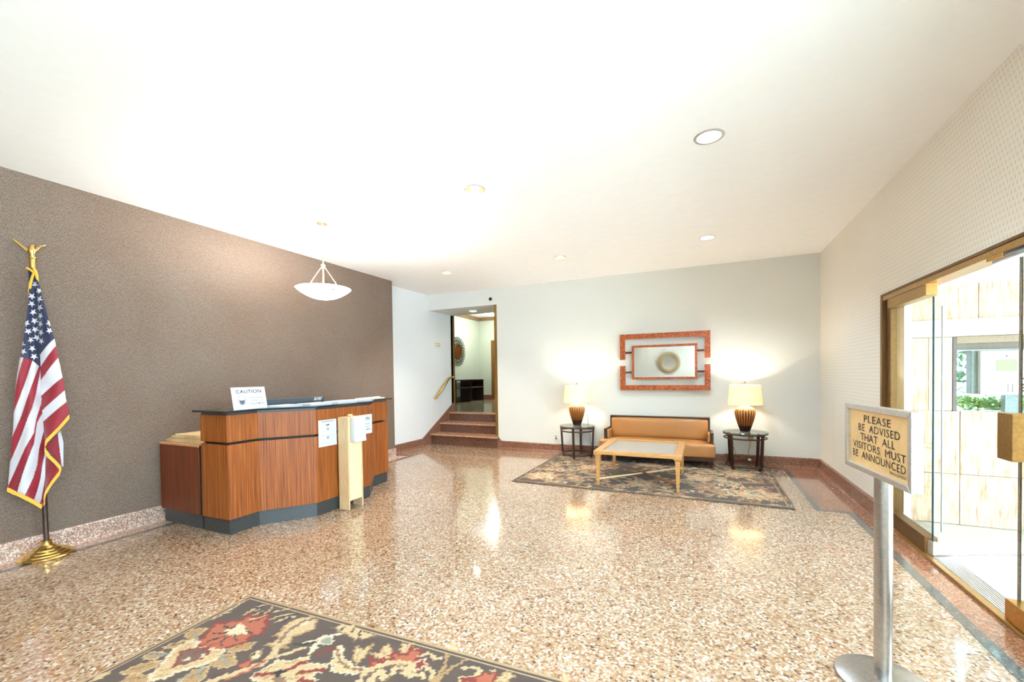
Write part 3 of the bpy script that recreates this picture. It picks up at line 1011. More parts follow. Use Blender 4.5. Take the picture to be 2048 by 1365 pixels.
# ================================================================== flag
FX, FY = -6.42, -5.87
fg = thing('flag_stand', 'indoor american flag with gold fringe on a pole with a brass base', 'flag', (FX, FY, 0))
fo3 = (FX, FY, 0)
bp_ = [(0.165, 0.002), (0.168, 0.012), (0.16, 0.022), (0.145, 0.026), (0.14, 0.036), (0.118, 0.042), (0.113, 0.052), (0.09, 0.058), (0.085, 0.068), (0.058, 0.076), (0.05, 0.088), (0.036, 0.094), (0.032, 0.125), (0.034, 0.13), (0.02, 0.131)]
MB(fo3).lathe(bp_, (FX, FY), 40).build('base', BRASSL, fg, True)
TILT = (-0.085, 0.0)      # the pole leans a little towards the wall


def pole(z):
    t = (z - 0.1) / 2.3
    return (FX + TILT[0] * t, FY + TILT[1] * t, z)


MB(fo3).tube([pole(0.11), pole(1.2), pole(2.36)], 0.0165, 14).build('pole', wood('pole_wood', (46, 32, 26), (66, 48, 40), (84, 62, 52), 0.25), fg, True)
fin = MB(fo3)
fin.tube([pole(2.34), pole(2.35), pole(2.43), pole(2.432), pole(2.445), pole(2.447), pole(2.47)], [0.017, 0.019, 0.017, 0.024, 0.024, 0.014, 0.02], 16)
fino = fin.build('finial', BRASSL, fg, True)
ex, ey, ez = pole(2.49)
rt = Vector((0.55, 0.83, 0)).normalized()       # wings spread along the wall direction


def pt(u, z, dpt=0.0):
    p = Vector((ex, ey, 0)) + rt * u
    return (p.x + 0.45 * dpt, p.y - 0.3 * dpt, z)


eb = MB(fo3)
eb.tube([pt(0, 2.455), pt(0, 2.49), pt(0.0, 2.52), pt(0.004, 2.54), pt(0.02, 2.545)], [0.012, 0.026, 0.02, 0.013, 0.004], 12)
eb.build('eagle_body', BRASSL, fino, True)
for s in (-1, 1):
    w = MB(fo3)
    top = [(0.01, 2.505), (0.045, 2.53), (0.085, 2.57), (0.13, 2.595), (0.165, 2.602)] if s < 0 else [(0.01, 2.505), (0.03, 2.53), (0.05, 2.55), (0.07, 2.556), (0.085, 2.56)]
    bot = [(0.008, 2.475), (0.04, 2.495), (0.07, 2.53), (0.105, 2.565), (0.14, 2.588)] if s < 0 else [(0.008, 2.475), (0.026, 2.495), (0.044, 2.52), (0.06, 2.535), (0.074, 2.542)]
    ringA = [pt(s * a, b, 0.012) for a, b in top + bot[::-1]]
    ringB = [pt(s * a, b, -0.012) for a, b in top + bot[::-1]]
    w.loft([ringA, ringB])
    w.build('wing', BRASSL, fino, bevel=0.004)

# cloth: hangs in front of the pole, in a plane a little turned from the wall
FN = Vector((0.894, -0.447, 0))
FP = Vector((-6.365, -5.925, 0))


def fpos(x, y, d=0.0):
    p = on_plane(x, y, FP, FN)
    return p + FN * d


L_EDGE = [(536, 57), (570, 57), (600, 57), (640, 52), (700, 44), (720, 40), (770, 33), (800, 30), (860, 27), (910, 22), (960, 17.5), (982, 16), (995, 40), (1004, 70), (1011, 87)]
R_EDGE = [(536, 66), (545, 74), (570, 79), (610, 91), (640, 100), (680, 112), (720, 120), (755, 128), (800, 135), (816, 139), (835, 142), (860, 120), (880, 102), (896, 93), (915, 109), (934, 126), (945, 122), (965, 107), (985, 96), (1011, 89)]
FOLD = [(536, 64), (600, 74), (710, 80), (800, 83), (860, 88), (896, 92), (1011, 90)]


def interp(T, y):
    if y <= T[0][0]:
        return T[0][1]
    for (a, p), (b, q) in zip(T, T[1:]):
        if y <= b:
            return p + (q - p) * (y - a) / (b - a)
    return T[-1][1]


WH, RD, NV = (206, 202, 208), (146, 20, 38), (24, 30, 66)


def line_x(L, y):
    return interp([(b, a) for a, b in L], y)


C_ = [[(50, 715), (41, 745), (34, 772), (30, 790), (25, 815), (10, 860)],
      [(68, 722), (55, 760), (42, 795), (30, 824), (14, 862)],
      [(78, 733), (60, 790), (46, 830), (28, 870), (16, 893)],
      [(80, 740), (73, 790), (67, 816), (46, 869), (26, 914), (10, 946)],
      [(84, 755), (86, 790), (74, 836), (70, 866), (53, 897), (33, 939), (8, 990)],
      [(86, 800), (86, 822), (75, 847), (70, 886), (53, 936), (37, 985)],
      [(89, 840), (89, 852), (79, 897), (75, 930), (67, 958), (52, 992)],
      [(92, 880), (92, 890), (85, 930), (81, 958), (70, 1000)],
      [(94, 930), (90, 958), (82, 1005)]]
RB_ = [(709, 681, 109), (734, 692, 115), (762, 717, 119), (793, 757, 126), (824, 782, 131), (848, 804, 135), (880, 834, 140)]
STARS = [(80, 583), (81, 600), (82, 617), (83, 633), (83, 649), (84, 666), (84, 683), (65, 594), (65, 609), (68, 626), (56, 648), (59, 664), (64, 681), (47, 689), (49, 704), (67, 698), (70, 714), (102, 648), (102, 663), (71, 643), (72, 660), (75, 676), (71, 570)]


def star_in(dx, dy, R_):
    r = math.hypot(dx, dy)
    if r > R_:
        return False
    a = (math.atan2(dx, -dy) + PI) % (2 * PI / 5)
    a = abs(a - PI / 5)
    # inner/outer radius star edge (a=0 is a tip because of the shift below)
    a = PI / 5 - a
    r_in = R_ * 0.40
    x1, y1 = R_, 0.0
    x2, y2 = r_in * math.cos(PI / 5), r_in * math.sin(PI / 5)
    px, py = r * math.cos(a), r * math.sin(a)
    return (x2 - x1) * (py - y1) - (y2 - y1) * (px - x1) >= 0


def flag_col(x, y):
    fx = interp(FOLD, y)
    # canton
    if x <= fx + 1:
        cb = 714 + (x - 41) * 0.28 if x < 68 else 722 + (x - 68) * 1.1
    else:
        cb = 709 - (x - 80) * 0.95
    if y < cb:
        for sx, sy in STARS:
            if abs(x - sx) < 8 and abs(y - sy) < 8 and star_in((x - sx) * 1.0, (y - sy), 7.2):
                return WH
        return NV
    if x <= fx:
        k = 0
        for L in C_:
            if (y >= L[0][1] and x > line_x(L, y)) or (y < L[0][1] and x > L[0][0] + (L[0][1] - y) * 0.5):
                k += 1
        if k == 0:
            return WH
        return RD if k % 2 else WH
    k = 0
    for ya, yb, xb in RB_:
        yl = ya + (yb - ya) * (x - 82) / (xb - 82)
        if y > yl:
            k += 1
    if y > 900:
        return RD if (y - 905) > (104 - x) * 1.2 else WH
    return [NV, WH, RD, WH, RD, WH, RD, RD][min(k, 7)]


def cloth(name, rows, ledge, redge, cols, depth, parent, mat, colf, zoff=0.0):
    V, Cc = [], []
    for y in rows:
        a, b = ledge(y), redge(y)
        for j in range(cols):
            x = a + (b - a) * j / (cols - 1)
            p = fpos(x, y, depth(x, y) + zoff)
            V.append((p.x - FX, p.y - FY, p.z))
            Cc.append(lin(colf(x, y)))
    n = len(rows)
    F = [(i * cols + j, i * cols + j + 1, (i + 1) * cols + j + 1, (i + 1) * cols + j) for i in range(n - 1) for j in range(cols - 1)]
    me = bpy.data.meshes.new(name)
    me.from_pydata(V, [], F)
    at_ = me.color_attributes.new('pattern', 'FLOAT_COLOR', 'POINT')
    at_.data.foreach_set('color', [c for q in Cc for c in q])
    me.materials.append(mat)
    me.polygons.foreach_set('use_smooth', [True] * len(me.polygons))
    o = bpy.data.objects.new(name, me)
    COL.objects.link(o)
    o.parent = parent
    sol = o.modifiers.new('thickness', 'SOLIDIFY')
    sol.thickness = 0.002
    return o


def fdepth(x, y):
    fx = interp(FOLD, y)
    a, b = interp(L_EDGE, y), interp(R_EDGE, y)
    if x < fx:
        t = (x - a) / max(3, fx - a)
        d = 0.045 * math.sin(PI * min(1, max(0, t)) ** 0.8) + 0.012 * math.sin(t * 9 + y * 0.01)
    else:
        t = (x - fx) / max(3, b - fx)
        d = 0.06 * math.sin(PI * 0.62 * t)
    d *= min(1.0, (y - 520) / 120.0)
    return d + 0.003 * math.sin(y * 0.11 + x * 0.2)


CLOTH = attr_mat('flag_cloth', 0.6, 0.2, 0.03, 200, 0.1)
fc = cloth('flag_cloth', [536 + i * 1.0 for i in range(476)], lambda y: interp(L_EDGE, y), lambda y: interp(R_EDGE, y), 110, fdepth, fg, CLOTH, flag_col)
cloth('flag_underlayer', [862 + i for i in range(74)], lambda y: max(90, 120 - (y - 862) * 0.9) if y < 896 else 90 + (y - 896) * 0.9,
      lambda y: 120 + min(6, (y - 862) * 0.25), 30, lambda x, y: -0.02, fg, CLOTH, lambda x, y: WH if x > 116 + (y - 880) * 0.12 else RD)
FRM = plain('gold_fringe', (230, 168, 52), 0.6, var=0.18, scale=120)
fr = MB(fo3)
for path in ([(16, 979), (36, 985), (60, 994), (88, 1010)], [(141, 833), (120, 857), (97, 880), (91.5, 893), (97, 905), (112, 920), (125, 934), (122, 944), (107, 963), (96, 981), (91, 996), (88.5, 1009)]):
    dense = []
    for (xa, ya), (xb, yb) in zip(path, path[1:]):
        n = max(2, int(math.hypot(xb - xa, yb - ya) / 1.6))
        dense += [(xa + (xb - xa) * i / n, ya + (yb - ya) * i / n) for i in range(n)]
    for q, (x, y) in enumerate(dense):
        d = max(0, fdepth(x, min(y, 1010))) + 0.006
        a = fpos(x - 1.0, y - 3.5, d)
        b = fpos(x + 1.0, y - 3.5, d)
        l = 4.2 + (q % 3) * 0.5
        c = fpos(x + 1.0, y + l, d + 0.004)
        e = fpos(x - 1.0, y + l, d + 0.004)
        fr.extrude([a, b, c, e], tuple(FN * 0.006))
fo_ = fr.build('fringe', FRM, fg)
fo_['kind'] = 'stuff'
for path in ([(54, 537), (62, 541), (69, 547), (66, 555), (62, 570), (60, 585), (59.5, 597)], [(69, 538), (73, 545), (75, 555), (77, 566)]):
    MB(fo3).tube([tuple(fpos(x, y, 0.02)) for x, y in path], [0.009] * (len(path) - 1) + [0.005], 8).build('cord', FRM, fg, True)

# ================================================================== sofa
RUGZ = 0.0132
SO = (-2.24, -0.33, RUGZ)
sf = thing('sofa', 'low tan leather sofa with dark wooden frame against the back wall', 'sofa', SO)


def cushion(x0, x1, y0, y1, z0, z1, r, bulge, parent, name, mat, off):
    """a padded box with rounded edges and a slight crown"""
    bm = bmesh.new()
    bmesh.ops.create_cube(bm, size=1.0)
    bmesh.ops.subdivide_edges(bm, edges=bm.edges, cuts=9, use_grid_fill=True)
    cx, cy, cz = (x0 + x1) / 2, (y0 + y1) / 2, (z0 + z1) / 2
    h = Vector(((x1 - x0) / 2, (y1 - y0) / 2, (z1 - z0) / 2))
    for v in bm.verts:
        q = Vector((v.co.x * 2 * h.x, v.co.y * 2 * h.y, v.co.z * 2 * h.z))
        inner = Vector((max(-h.x + r, min(h.x - r, q.x)), max(-h.y + r, min(h.y - r, q.y)), max(-h.z + r, min(h.z - r, q.z))))
        d = q - inner
        if d.length > 1e-6:
            q = inner + d.normalized() * r
        u, w = v.co.x * 2, v.co.y * 2
        t = v.co.z * 2
        q.z += bulge[2] * (1 - u ** 4) * (1 - w ** 4) * (1 if t > 0.5 else 0)
        q.y -= bulge[1] * (1 - u ** 4) * (1 - t ** 4) * (1 if w < -0.5 else 0)
        v.co = q + Vector((cx - off[0], cy - off[1], cz - off[2]))
    me = bpy.data.meshes.new(name)
    bm.to_mesh(me)
    bm.free()
    me.materials.append(mat)
    me.polygons.foreach_set('use_smooth', [True] * len(me.polygons))
    o = bpy.data.objects.new(name, me)
    COL.objects.link(o)
    o.parent = parent
    return o


cushion(-3.095, -1.385, -0.60, -0.16, 0.165, 0.365, 0.03, (0, 0.004, 0.025), sf, 'seat_cushion', LEATHER, SO)
cushion(-2.965, -1.475, -0.205, -0.12, 0.36, 0.70, 0.035, (0, 0.03, 0), sf, 'back_cushion', LEATHER, SO)
MB(SO).box(-2.99, -1.45, -0.12, -0.075, 0.165, 0.725).build('back_panel', DARKW, sf, bevel=0.004)
MB(SO).box(-2.99, -1.45, -0.165, -0.12, 0.702, 0.725).build('top_rail', DARKW, sf, bevel=0.004)
for x in (-2.99, -1.472):
    MB(SO).box(x, x + 0.022, -0.165, -0.12, 0.36, 0.702).build('back_stile', DARKW, sf, bevel=0.003)
for s, x in ((1, -3.035), (-1, -1.405)):
    a, b = (x, x + 0.04) if s > 0 else (x - 0.04, x)
    MB(SO).box(a, b, -0.46, -0.075, 0.17, 0.53).build('arm', DARKW, sf, bevel=0.006)
    a, b = (x + 0.04, x + 0.085) if s > 0 else (x - 0.085, x - 0.04)
    cushion(a, b, -0.45, -0.17, 0.37, 0.515, 0.018, (0, 0, 0), sf, 'arm_pad', LEATHER, SO)
MB(SO).box(-3.08, -1.40, -0.585, -0.09, 0.115, 0.165).build('base_rail', DARKW, sf, bevel=0.004)
for x in (-3.06, -1.475):
    for y in (-0.57, -0.16):
        MB(SO).loft([[(x + 0.008, y + 0.008, RUGZ), (x + 0.05, y + 0.008, RUGZ), (x + 0.05, y + 0.045, RUGZ), (x + 0.008, y + 0.045, RUGZ)],
                     [(x, y, 0.115), (x + 0.06, y, 0.115), (x + 0.06, y + 0.055, 0.115), (x, y + 0.055, 0.115)]]).build('leg', DARKW, sf)

# ================================================================== coffee table
TO = (-2.29, -1.52, RUGZ)
tb = thing('coffee_table', 'square blond wood coffee table with a glass top', 'coffee table', TO)
tx0, tx1, ty0, ty1, tz = -2.815, -1.765, -2.105, -0.945, 0.455
for nm, bx in [('top_rail', (tx0, tx1, ty0, ty0 + 0.095)), ('top_rail', (tx0, tx1, ty1 - 0.095, ty1)), ('top_rail', (tx0, tx0 + 0.095, ty0 + 0.095, ty1 - 0.095)), ('top_rail', (tx1 - 0.095, tx1, ty0 + 0.095, ty1 - 0.095))]:
    MB(TO).box(*bx, tz - 0.045, tz).build(nm, MAPLE, tb, bevel=0.005)
MB(TO).box(tx0 + 0.09, tx1 - 0.09, ty0 + 0.09, ty1 - 0.09, tz - 0.03, tz - 0.02).build('glass_top', FROST, tb)
for x, sx in ((tx0 + 0.05, -1), (tx1 - 0.05, 1)):
    for y, sy in ((ty0 + 0.05, -1), (ty1 - 0.05, 1)):
        b = MB(TO)
        def sq(r, z, c=(x, y)):
            return [(c[0] - r, c[1] - r, z), (c[0] + r, c[1] - r, z), (c[0] + r, c[1] + r, z), (c[0] - r, c[1] + r, z)]
        b.loft([sq(0.014, RUGZ), sq(0.015, RUGZ + 0.06), sq(0.022, RUGZ + 0.062), sq(0.016, RUGZ + 0.075), sq(0.029, tz - 0.085), sq(0.029, tz - 0.08), sq(0.034, tz - 0.075), sq(0.034, tz - 0.066), sq(0.03, tz - 0.064), sq(0.046, tz - 0.055), sq(0.046, tz - 0.045)])
        b.build('leg', MAPLE, tb)
zz = RUGZ + 0.075
MB(TO).tube([(tx0 + 0.05, ty0 + 0.05, zz), (tx1 - 0.05, ty1 - 0.05, zz)], 0.011, 6).build('stretcher', plain('stretcher_pale', (232, 204, 156), 0.4), tb)
MB(TO).tube([(tx0 + 0.05, ty1 - 0.05, zz + 0.014), (tx1 - 0.05, ty0 + 0.05, zz + 0.014)], 0.011, 6).build('stretcher', plain('stretcher_brown', (150, 104, 64), 0.4), tb)

# ================================================================== end tables and lamps
EDK = plain('end_table_brown', (58, 34, 28), 0.35, var=0.15, scale=30)


def end_table(label, c, rz):
    t = thing('end_table', label, 'side table', (c[0], c[1], RUGZ), rz, 'glass topped end tables beside the sofa')
    R_ = 0.30
    MB().lathe([(R_ - 0.004, 0.528), (R_, 0.532), (R_, 0.538), (R_ - 0.004, 0.543)], (0, 0), 48).build('glass_top', GLASST, t)
    for z, r in ((0.516, R_ - 0.015), (0.455, R_ - 0.022), (0.425, R_ - 0.022), (0.055, R_ - 0.045)):
        if z == 0.425:
            continue
        MB().tube([(r * math.cos(2 * PI * i / 48), r * math.sin(2 * PI * i / 48), z) for i in range(48)], 0.0115, 8, True).build('ring', EDK, t, True)
    for q in range(4):
        a = q * PI / 2
        ca, sa = math.cos(a), math.sin(a)

        def sec(r, z, w=0.034, d=0.014):
            return [(ca * (r + u) - sa * v, sa * (r + u) + ca * v, z) for u, v in ((-d, -w / 2), (d, -w / 2), (d, w / 2), (-d, w / 2))]
        MB().loft([sec(R_ - 0.062, 0.001), sec(R_ - 0.045, 0.06), sec(R_ - 0.03, 0.3), sec(R_ - 0.022, 0.46), sec(R_ - 0.014, 0.526)]).build('leg', EDK, t)
    return t


LT, RT = (-3.52, -0.345), (-0.985, -0.345)
end_table('round glass end table left of the sofa', LT, 0.04)
end_table('round glass end table right of the sofa, turned so two legs face front', RT, PI / 4 + 0.03)


def vase_mat():
    m, nt, b = base_mat('striped_glaze')
    tc = node(nt, 'ShaderNodeTexCoord')
    sp = node(nt, 'ShaderNodeSeparateXYZ')
    nt.links.new(tc.outputs['Object'], sp.inputs['Vector'])
    mr = node(nt, 'ShaderNodeMapRange')
    mr.inputs['From Min'].default_value = 0.03
    mr.inputs['From Max'].default_value = 0.36
    nt.links.new(sp.outputs[2], mr.inputs['Value'])
    n = node(nt, 'ShaderNodeTexNoise')
    n.inputs['Detail'].default_value = 3
    nt.links.new(coords(nt, (50, 50, 5)), n.inputs['Vector'])
    ad = node(nt, 'ShaderNodeMath', operation='MULTIPLY_ADD')
    ad.inputs[1].default_value = 0.22
    nt.links.new(n.outputs['Fac'], ad.inputs[0])
    nt.links.new(mr.outputs[0], ad.inputs[2])
    su = node(nt, 'ShaderNodeMath', operation='SUBTRACT')
    su.inputs[1].default_value = 0.11
    nt.links.new(ad.outputs[0], su.inputs[0])
    c = ramp(nt, su.outputs[0], [(0.0, (50, 24, 20)), (0.16, (64, 32, 22)), (0.22, (150, 92, 36)), (0.55, (188, 126, 60)), (0.86, (214, 168, 104)), (0.95, (240, 226, 196)), (1.0, (244, 236, 214))])
    at2 = node(nt, 'ShaderNodeMath', operation='ARCTAN2')
    nt.links.new(sp.outputs[1], at2.inputs[0])
    nt.links.new(sp.outputs[0], at2.inputs[1])
    m22 = node(nt, 'ShaderNodeMath', operation='MULTIPLY')
    m22.inputs[1].default_value = 22.0
    nt.links.new(at2.outputs[0], m22.inputs[0])
    co = node(nt, 'ShaderNodeMath', operation='COSINE')
    nt.links.new(m22.outputs[0], co.inputs[0])
    rib = ramp(nt, co.outputs[0], [(0.0, (150, 112, 74)), (0.5, (236, 226, 210)), (1.0, (255, 255, 255))])
    mul = node(nt, 'ShaderNodeMixRGB', blend_type='MULTIPLY')
    mul.inputs['Fac'].default_value = 1.0
    nt.links.new(c, mul.inputs['Color1'])
    nt.links.new(rib, mul.inputs['Color2'])
    nt.links.new(mul.outputs['Color'], b.inputs['Base Color'])
    b.inputs['Roughness'].default_value = 0.22
    b.inputs['Coat Weight'].default_value = 0.4
    return m


VASE = vase_mat()


def shade_mat():
    m = bpy.data.materials.new('shade_fabric')
    m.use_nodes = True
    nt = m.node_tree
    b = nt.nodes['Principled BSDF']
    out = nt.nodes['Material Output']
    b.inputs['Base Color'].default_value = lin((226, 212, 176))
    b.inputs['Roughness'].default_value = 0.9
    b.inputs['Emission Color'].default_value = lin((255, 234, 176))
    b.inputs['Emission Strength'].default_value = 0.14
    tl = node(nt, 'ShaderNodeBsdfTranslucent')
    tl.inputs[0].default_value = lin((248, 226, 178))
    mx = node(nt, 'ShaderNodeMixShader')
    n = node(nt, 'ShaderNodeTexNoise')
    n.inputs['Scale'].default_value = 300
    mr = node(nt, 'ShaderNodeMapRange')
    mr.inputs['To Min'].default_value = 0.05
    mr.inputs['To Max'].default_value = 0.08
    nt.links.new(n.outputs['Fac'], mr.inputs['Value'])
    nt.links.new(mr.outputs[0], mx.inputs[0])
    nt.links.new(b.outputs[0], mx.inputs[1])
    nt.links.new(tl.outputs[0], mx.inputs[2])
    nt.links.new(mx.outputs[0], out.inputs['Surface'])
    return m


SHADE = shade_mat()


def table_lamp(label, c):
    zt = RUGZ + 0.543
    t = thing('table_lamp', label, 'lamp', (c[0], c[1], zt), 0, 'striped table lamps')
    pr = [(0.062, 0.001), (0.066, 0.01), (0.07, 0.03), (0.092, 0.1), (0.116, 0.18), (0.131, 0.25), (0.134, 0.285), (0.126, 0.32), (0.1, 0.35), (0.06, 0.37), (0.022, 0.378)]
    MB().lathe(pr, (0, 0), 88, flute=lambda a, z: 1 + 0.045 * math.cos(22 * a) * (1 if 0.02 < z < 0.33 else 0.2)).build('base', VASE, t, True)
    MB().lathe([(0.02, 0.376), (0.028, 0.385), (0.02, 0.395), (0.008, 0.4), (0.008, 0.47)], (0, 0), 16).build('neck', BRASS, t, True)
    MB().lathe([(0.229, 0.395), (0.203, 0.68), (0.201, 0.68), (0.227, 0.395)], (0, 0), 56, caps=False).build('shade', SHADE, t, True)
    MB().tube([(-0.2, 0, 0.675), (0.2, 0, 0.675)], 0.003, 6).tube([(0, -0.2, 0.675), (0, 0.2, 0.675)], 0.003, 6).tube([(0, 0, 0.47), (0.05, 0, 0.52), (0.05, 0, 0.62), (0, 0, 0.68)], 0.003, 6).build('harp', BRASS, t)
    MB().lathe([(0.006, 0.676), (0.012, 0.69), (0.018, 0.70), (0.01, 0.715), (0.006, 0.735)], (0, 0), 12).build('finial', plain('finial_grey', (150, 140, 126), 0.3, 0.8), t, True)
    MB().ball((0, 0, 0.52), 0.03, 14, 1.3).build('bulb_glass', plain('bulb_warm', (255, 248, 230), 0.5, emit=(255, 230, 180), es=12.0), t, True)
    lamp_light('bulb', 'POINT', (0, 0, 0.56), K_LAMP, (1.0, 0.91, 0.76), 0.05, parent=t)
    return t


table_lamp('striped amber vase lamp with cream shade left of the sofa', LT)
table_lamp('striped amber vase lamp with cream shade right of the sofa', RT)

# cords and outlets
CORD = plain('cord_brown', (110, 84, 56), 0.5)
for nm, lb, path, plug in [('lamp_cord', 'thin cord hanging behind the left end table', [(-3.42, -0.045, 0.72), (-3.40, -0.03, 0.5), (-3.36, -0.04, 0.2), (-3.33, -0.07, 0.03), (-3.28, -0.12, 0.018)], None),
                           ('lamp_cord', 'thin brown cord behind the left legs of the right end table', [(-1.16, -0.04, 0.5), (-1.14, -0.035, 0.32), (-1.09, -0.04, 0.18), (-1.07, -0.08, 0.02)], None),
                           ('lamp_cord', 'short cord with a white plug below the right wall outlet', [(-0.885, -0.03, 0.405), (-0.90, -0.035, 0.3), (-0.92, -0.035, 0.2), (-0.905, -0.045, 0.09)], (-0.905, -0.05, 0.085))]:
    o = thing(nm, lb, 'cord', path[-1])
    MB(path[-1]).tube(path, 0.004, 6).build('cable', CORD, o, True)
    if plug:
        MB(path[-1]).ball(plug, 0.024, 12).build('plug', WHITE, o, True)


def outlet(label, x, z, mat):
    o = thing('wall_outlet', label, 'outlet', (x, 0, z))
    MB((x, 0, z)).box(x - 0.036, x + 0.036, -0.006, 0.0, z - 0.058, z + 0.058).build('plate', mat, o, bevel=0.003)
    for dz in (-0.022, 0.022):
        MB((x, 0, z)).box(x - 0.015, x + 0.015, -0.009, -0.006, z + dz - 0.014, z + dz + 0.014).build('socket', plain('socket_grey', (170, 166, 158), 0.5), o, bevel=0.003)
    return o


outlet('white wall outlet beside the left end table', -4.02, 0.27, WHITE)
outlet('small brown wall outlet behind the right end table', -0.885, 0.43, plain('outlet_brown', (170, 130, 80), 0.5))
pc = thing('white_cord', 'white cord plugged into the outlet left of the end table', 'cord', (-3.92, -0.05, 0.17))
MB((-3.92, -0.05, 0.17)).tube([(-4.01, -0.02, 0.25), (-3.97, -0.05, 0.25), (-3.95, -0.05, 0.22), (-3.92, -0.05, 0.18)], 0.004, 6).build('cable', plain('cord_grey', (190, 196, 190), 0.5), pc, True)
MB((-3.92, -0.05, 0.17)).ball((-4.01, -0.025, 0.262), 0.016, 10).build('plug', plain('plug_dark', (110, 100, 84), 0.5), pc, True)
MB((-3.92, -0.05, 0.17)).ball((-3.92, -0.05, 0.172), 0.017, 10).build('switch', WHITE, pc, True)

# ================================================================== fretwork mirror
BURL = None


def burl():
    m, nt, b = base_mat('burl_wood')
    n = node(nt, 'ShaderNodeTexNoise')
    n.inputs['Scale'].default_value = 60
    n.inputs['Detail'].default_value = 5
    nt.links.new(coords(nt, (1, 1, 1)), n.inputs['Vector'])
    nt.links.new(ramp(nt, n.outputs['Fac'], [(0.35, (118, 50, 20)), (0.5, (166, 78, 34)), (0.66, (204, 112, 54))]), b.inputs['Base Color'])
    b.inputs['Roughness'].default_value = 0.3
    return m


BURL = burl()
EDGE = plain('burl_edge', (92, 44, 24), 0.4)
ao = (-2.13, 0, 1.62)
ar = thing('wall_mirror', 'rectangular mirror in a reddish fretwork frame above the sofa', 'mirror', ao)
ya, yb_ = -0.075, -0.045
ox0, ox1, oz0, oz1, w = -2.832, -1.437, 1.148, 2.092, 0.085
gz0, gz1 = 1.56, 1.665
for nm, bx in [('outer_frame', (ox0, ox1, oz1 - w, oz1)), ('outer_frame', (ox0, ox1, oz0, oz0 + w)),
               ('outer_frame', (ox0, ox0 + w, gz1, oz1 - w)), ('outer_frame', (ox1 - w, ox1, gz1, oz1 - w)),
               ('outer_frame', (ox0, ox0 + w, oz0 + w, gz0)), ('outer_frame', (ox1 - w, ox1, oz0 + w, gz0))]:
    MB(ao).box(bx[0], bx[1], ya, yb_, bx[2], bx[3]).build(nm, BURL, ar, bevel=0.002)
ix0, ix1, iz0, iz1, w2 = -2.636, -1.626, 1.330, 1.898, 0.037
for bx in [(ix0, ix1, iz1 - w2, iz1), (ix0, ix1, iz0, iz0 + w2), (ix0, ix0 + w2, iz0 + w2, iz1 - w2), (ix1 - w2, ix1, iz0 + w2, iz1 - w2)]:
    MB(ao).box(bx[0], bx[1], ya, yb_ + 0.01, bx[2], bx[3]).build('inner_frame', BURL, ar, bevel=0.002)
for x0, x1 in ((ox0 + w, ix0), (ix1, ox1 - w)):
    for z in (1.782, 1.448):
        MB(ao).box(x0, x1, ya + 0.003, yb_, z - 0.016, z + 0.016).build('connector', EDGE, ar)
MB(ao).box(ix0 + 0.02, ix1 - 0.02, -0.06, -0.05, iz0 + 0.02, iz1 - 0.02).build('mirror_pane', plain('mirror_grey', (196, 193, 188), 0.03, 1.0, var=0.005), ar)
MB(ao).box(ix0 + 0.1, ix1 - 0.1, -0.05, 0.0, iz0 + 0.1, iz1 - 0.1).build('hanger_back', EDGE, ar)
for z in (iz1 - w2 - 0.02, iz0 + w2 + 0.012):
    MB(ao).box(-2.12, -1.97, -0.064, -0.0605, z - 0.012, z + 0.014).build('pane_clip', WHITE, ar)

# round mirror on the opposite wall (seen in the reflection)
ro_ = (-2.73, YF, 1.83)
rm = thing('round_wall_mirror', 'round mirror in a wide brushed gold ring reflected above the sofa', 'mirror', ro_)
for nm, r0, r1, th, mt in [('ring', 0.25, 0.40, 0.04, plain('champagne', (190, 172, 138), 0.35, 0.6)), ]:
    n = 56
    rings = []
    for rr, yy in ((r0, 0.012), (r0, th), ((r0 + r1) / 2, th + 0.02), (r1, th), (r1, 0.0)):
        rings.append([(ro_[0] + rr * math.cos(2 * PI * i / n), YF + yy, ro_[2] + rr * math.sin(2 * PI * i / n)) for i in range(n)])
    MB(ro_).loft(rings, False).build(nm, mt, rm, True)
disc_y(MB(ro_), (ro_[0], ro_[2]), 0.255, YF + 0.005, YF + 0.015, 48).build('glass', MIRROR, rm)

# ================================================================== visitor sign on its stand
sg = thing('sign_stand', 'steel floor stand with a brass visitor notice in an aluminium frame', 'sign', (-0.786, -4.977, 0), math.atan2(-0.993, 0.115))
MB().lathe([(0.178, 0.001), (0.18, 0.006), (0.178, 0.014), (0.172, 0.017), (0.036, 0.02)], (0, 0), 56).build('base', STEEL, sg, True)
MB().lathe([(0.0325, 0.02), (0.0325, 0.075), (0.0335, 0.076), (0.0335, 0.93), (0.0325, 0.945), (0.03, 0.95)], (0, 0), 32).build('post', STEEL, sg, True)
sx0, sx1, sz0, sz1, fy = -0.262, 0.315, 0.945, 1.262, -0.05
fw_ = 0.026
fr_ = [('frame_bar', [(sx0, sz0), (sx1, sz0), (sx1 - fw_, sz0 + fw_), (sx0 + fw_, sz0 + fw_)]), ('frame_bar', [(sx0, sz1), (sx1, sz1), (sx1 - fw_, sz1 - fw_), (sx0 + fw_, sz1 - fw_)]),
       ('frame_bar', [(sx0, sz0), (sx0, sz1), (sx0 + fw_, sz1 - fw_), (sx0 + fw_, sz0 + fw_)]), ('frame_bar', [(sx1, sz0), (sx1, sz1), (sx1 - fw_, sz1 - fw_), (sx1 - fw_, sz0 + fw_)])]
for nm, P in fr_:
    MB().extrude([(a, fy, b) for a, b in P], (0, 0.04, 0)).build(nm, ALU, sg, bevel=0.0025)
MB().box(sx0 + fw_ - 0.004, sx1 - fw_ + 0.004, fy + 0.014, fy + 0.02, sz0 + fw_ - 0.004, sz1 - fw_ + 0.004).build('plate', plain('sign_brass', (232, 196, 138), 0.34, 0.25, var=0.04, scale=3), sg)
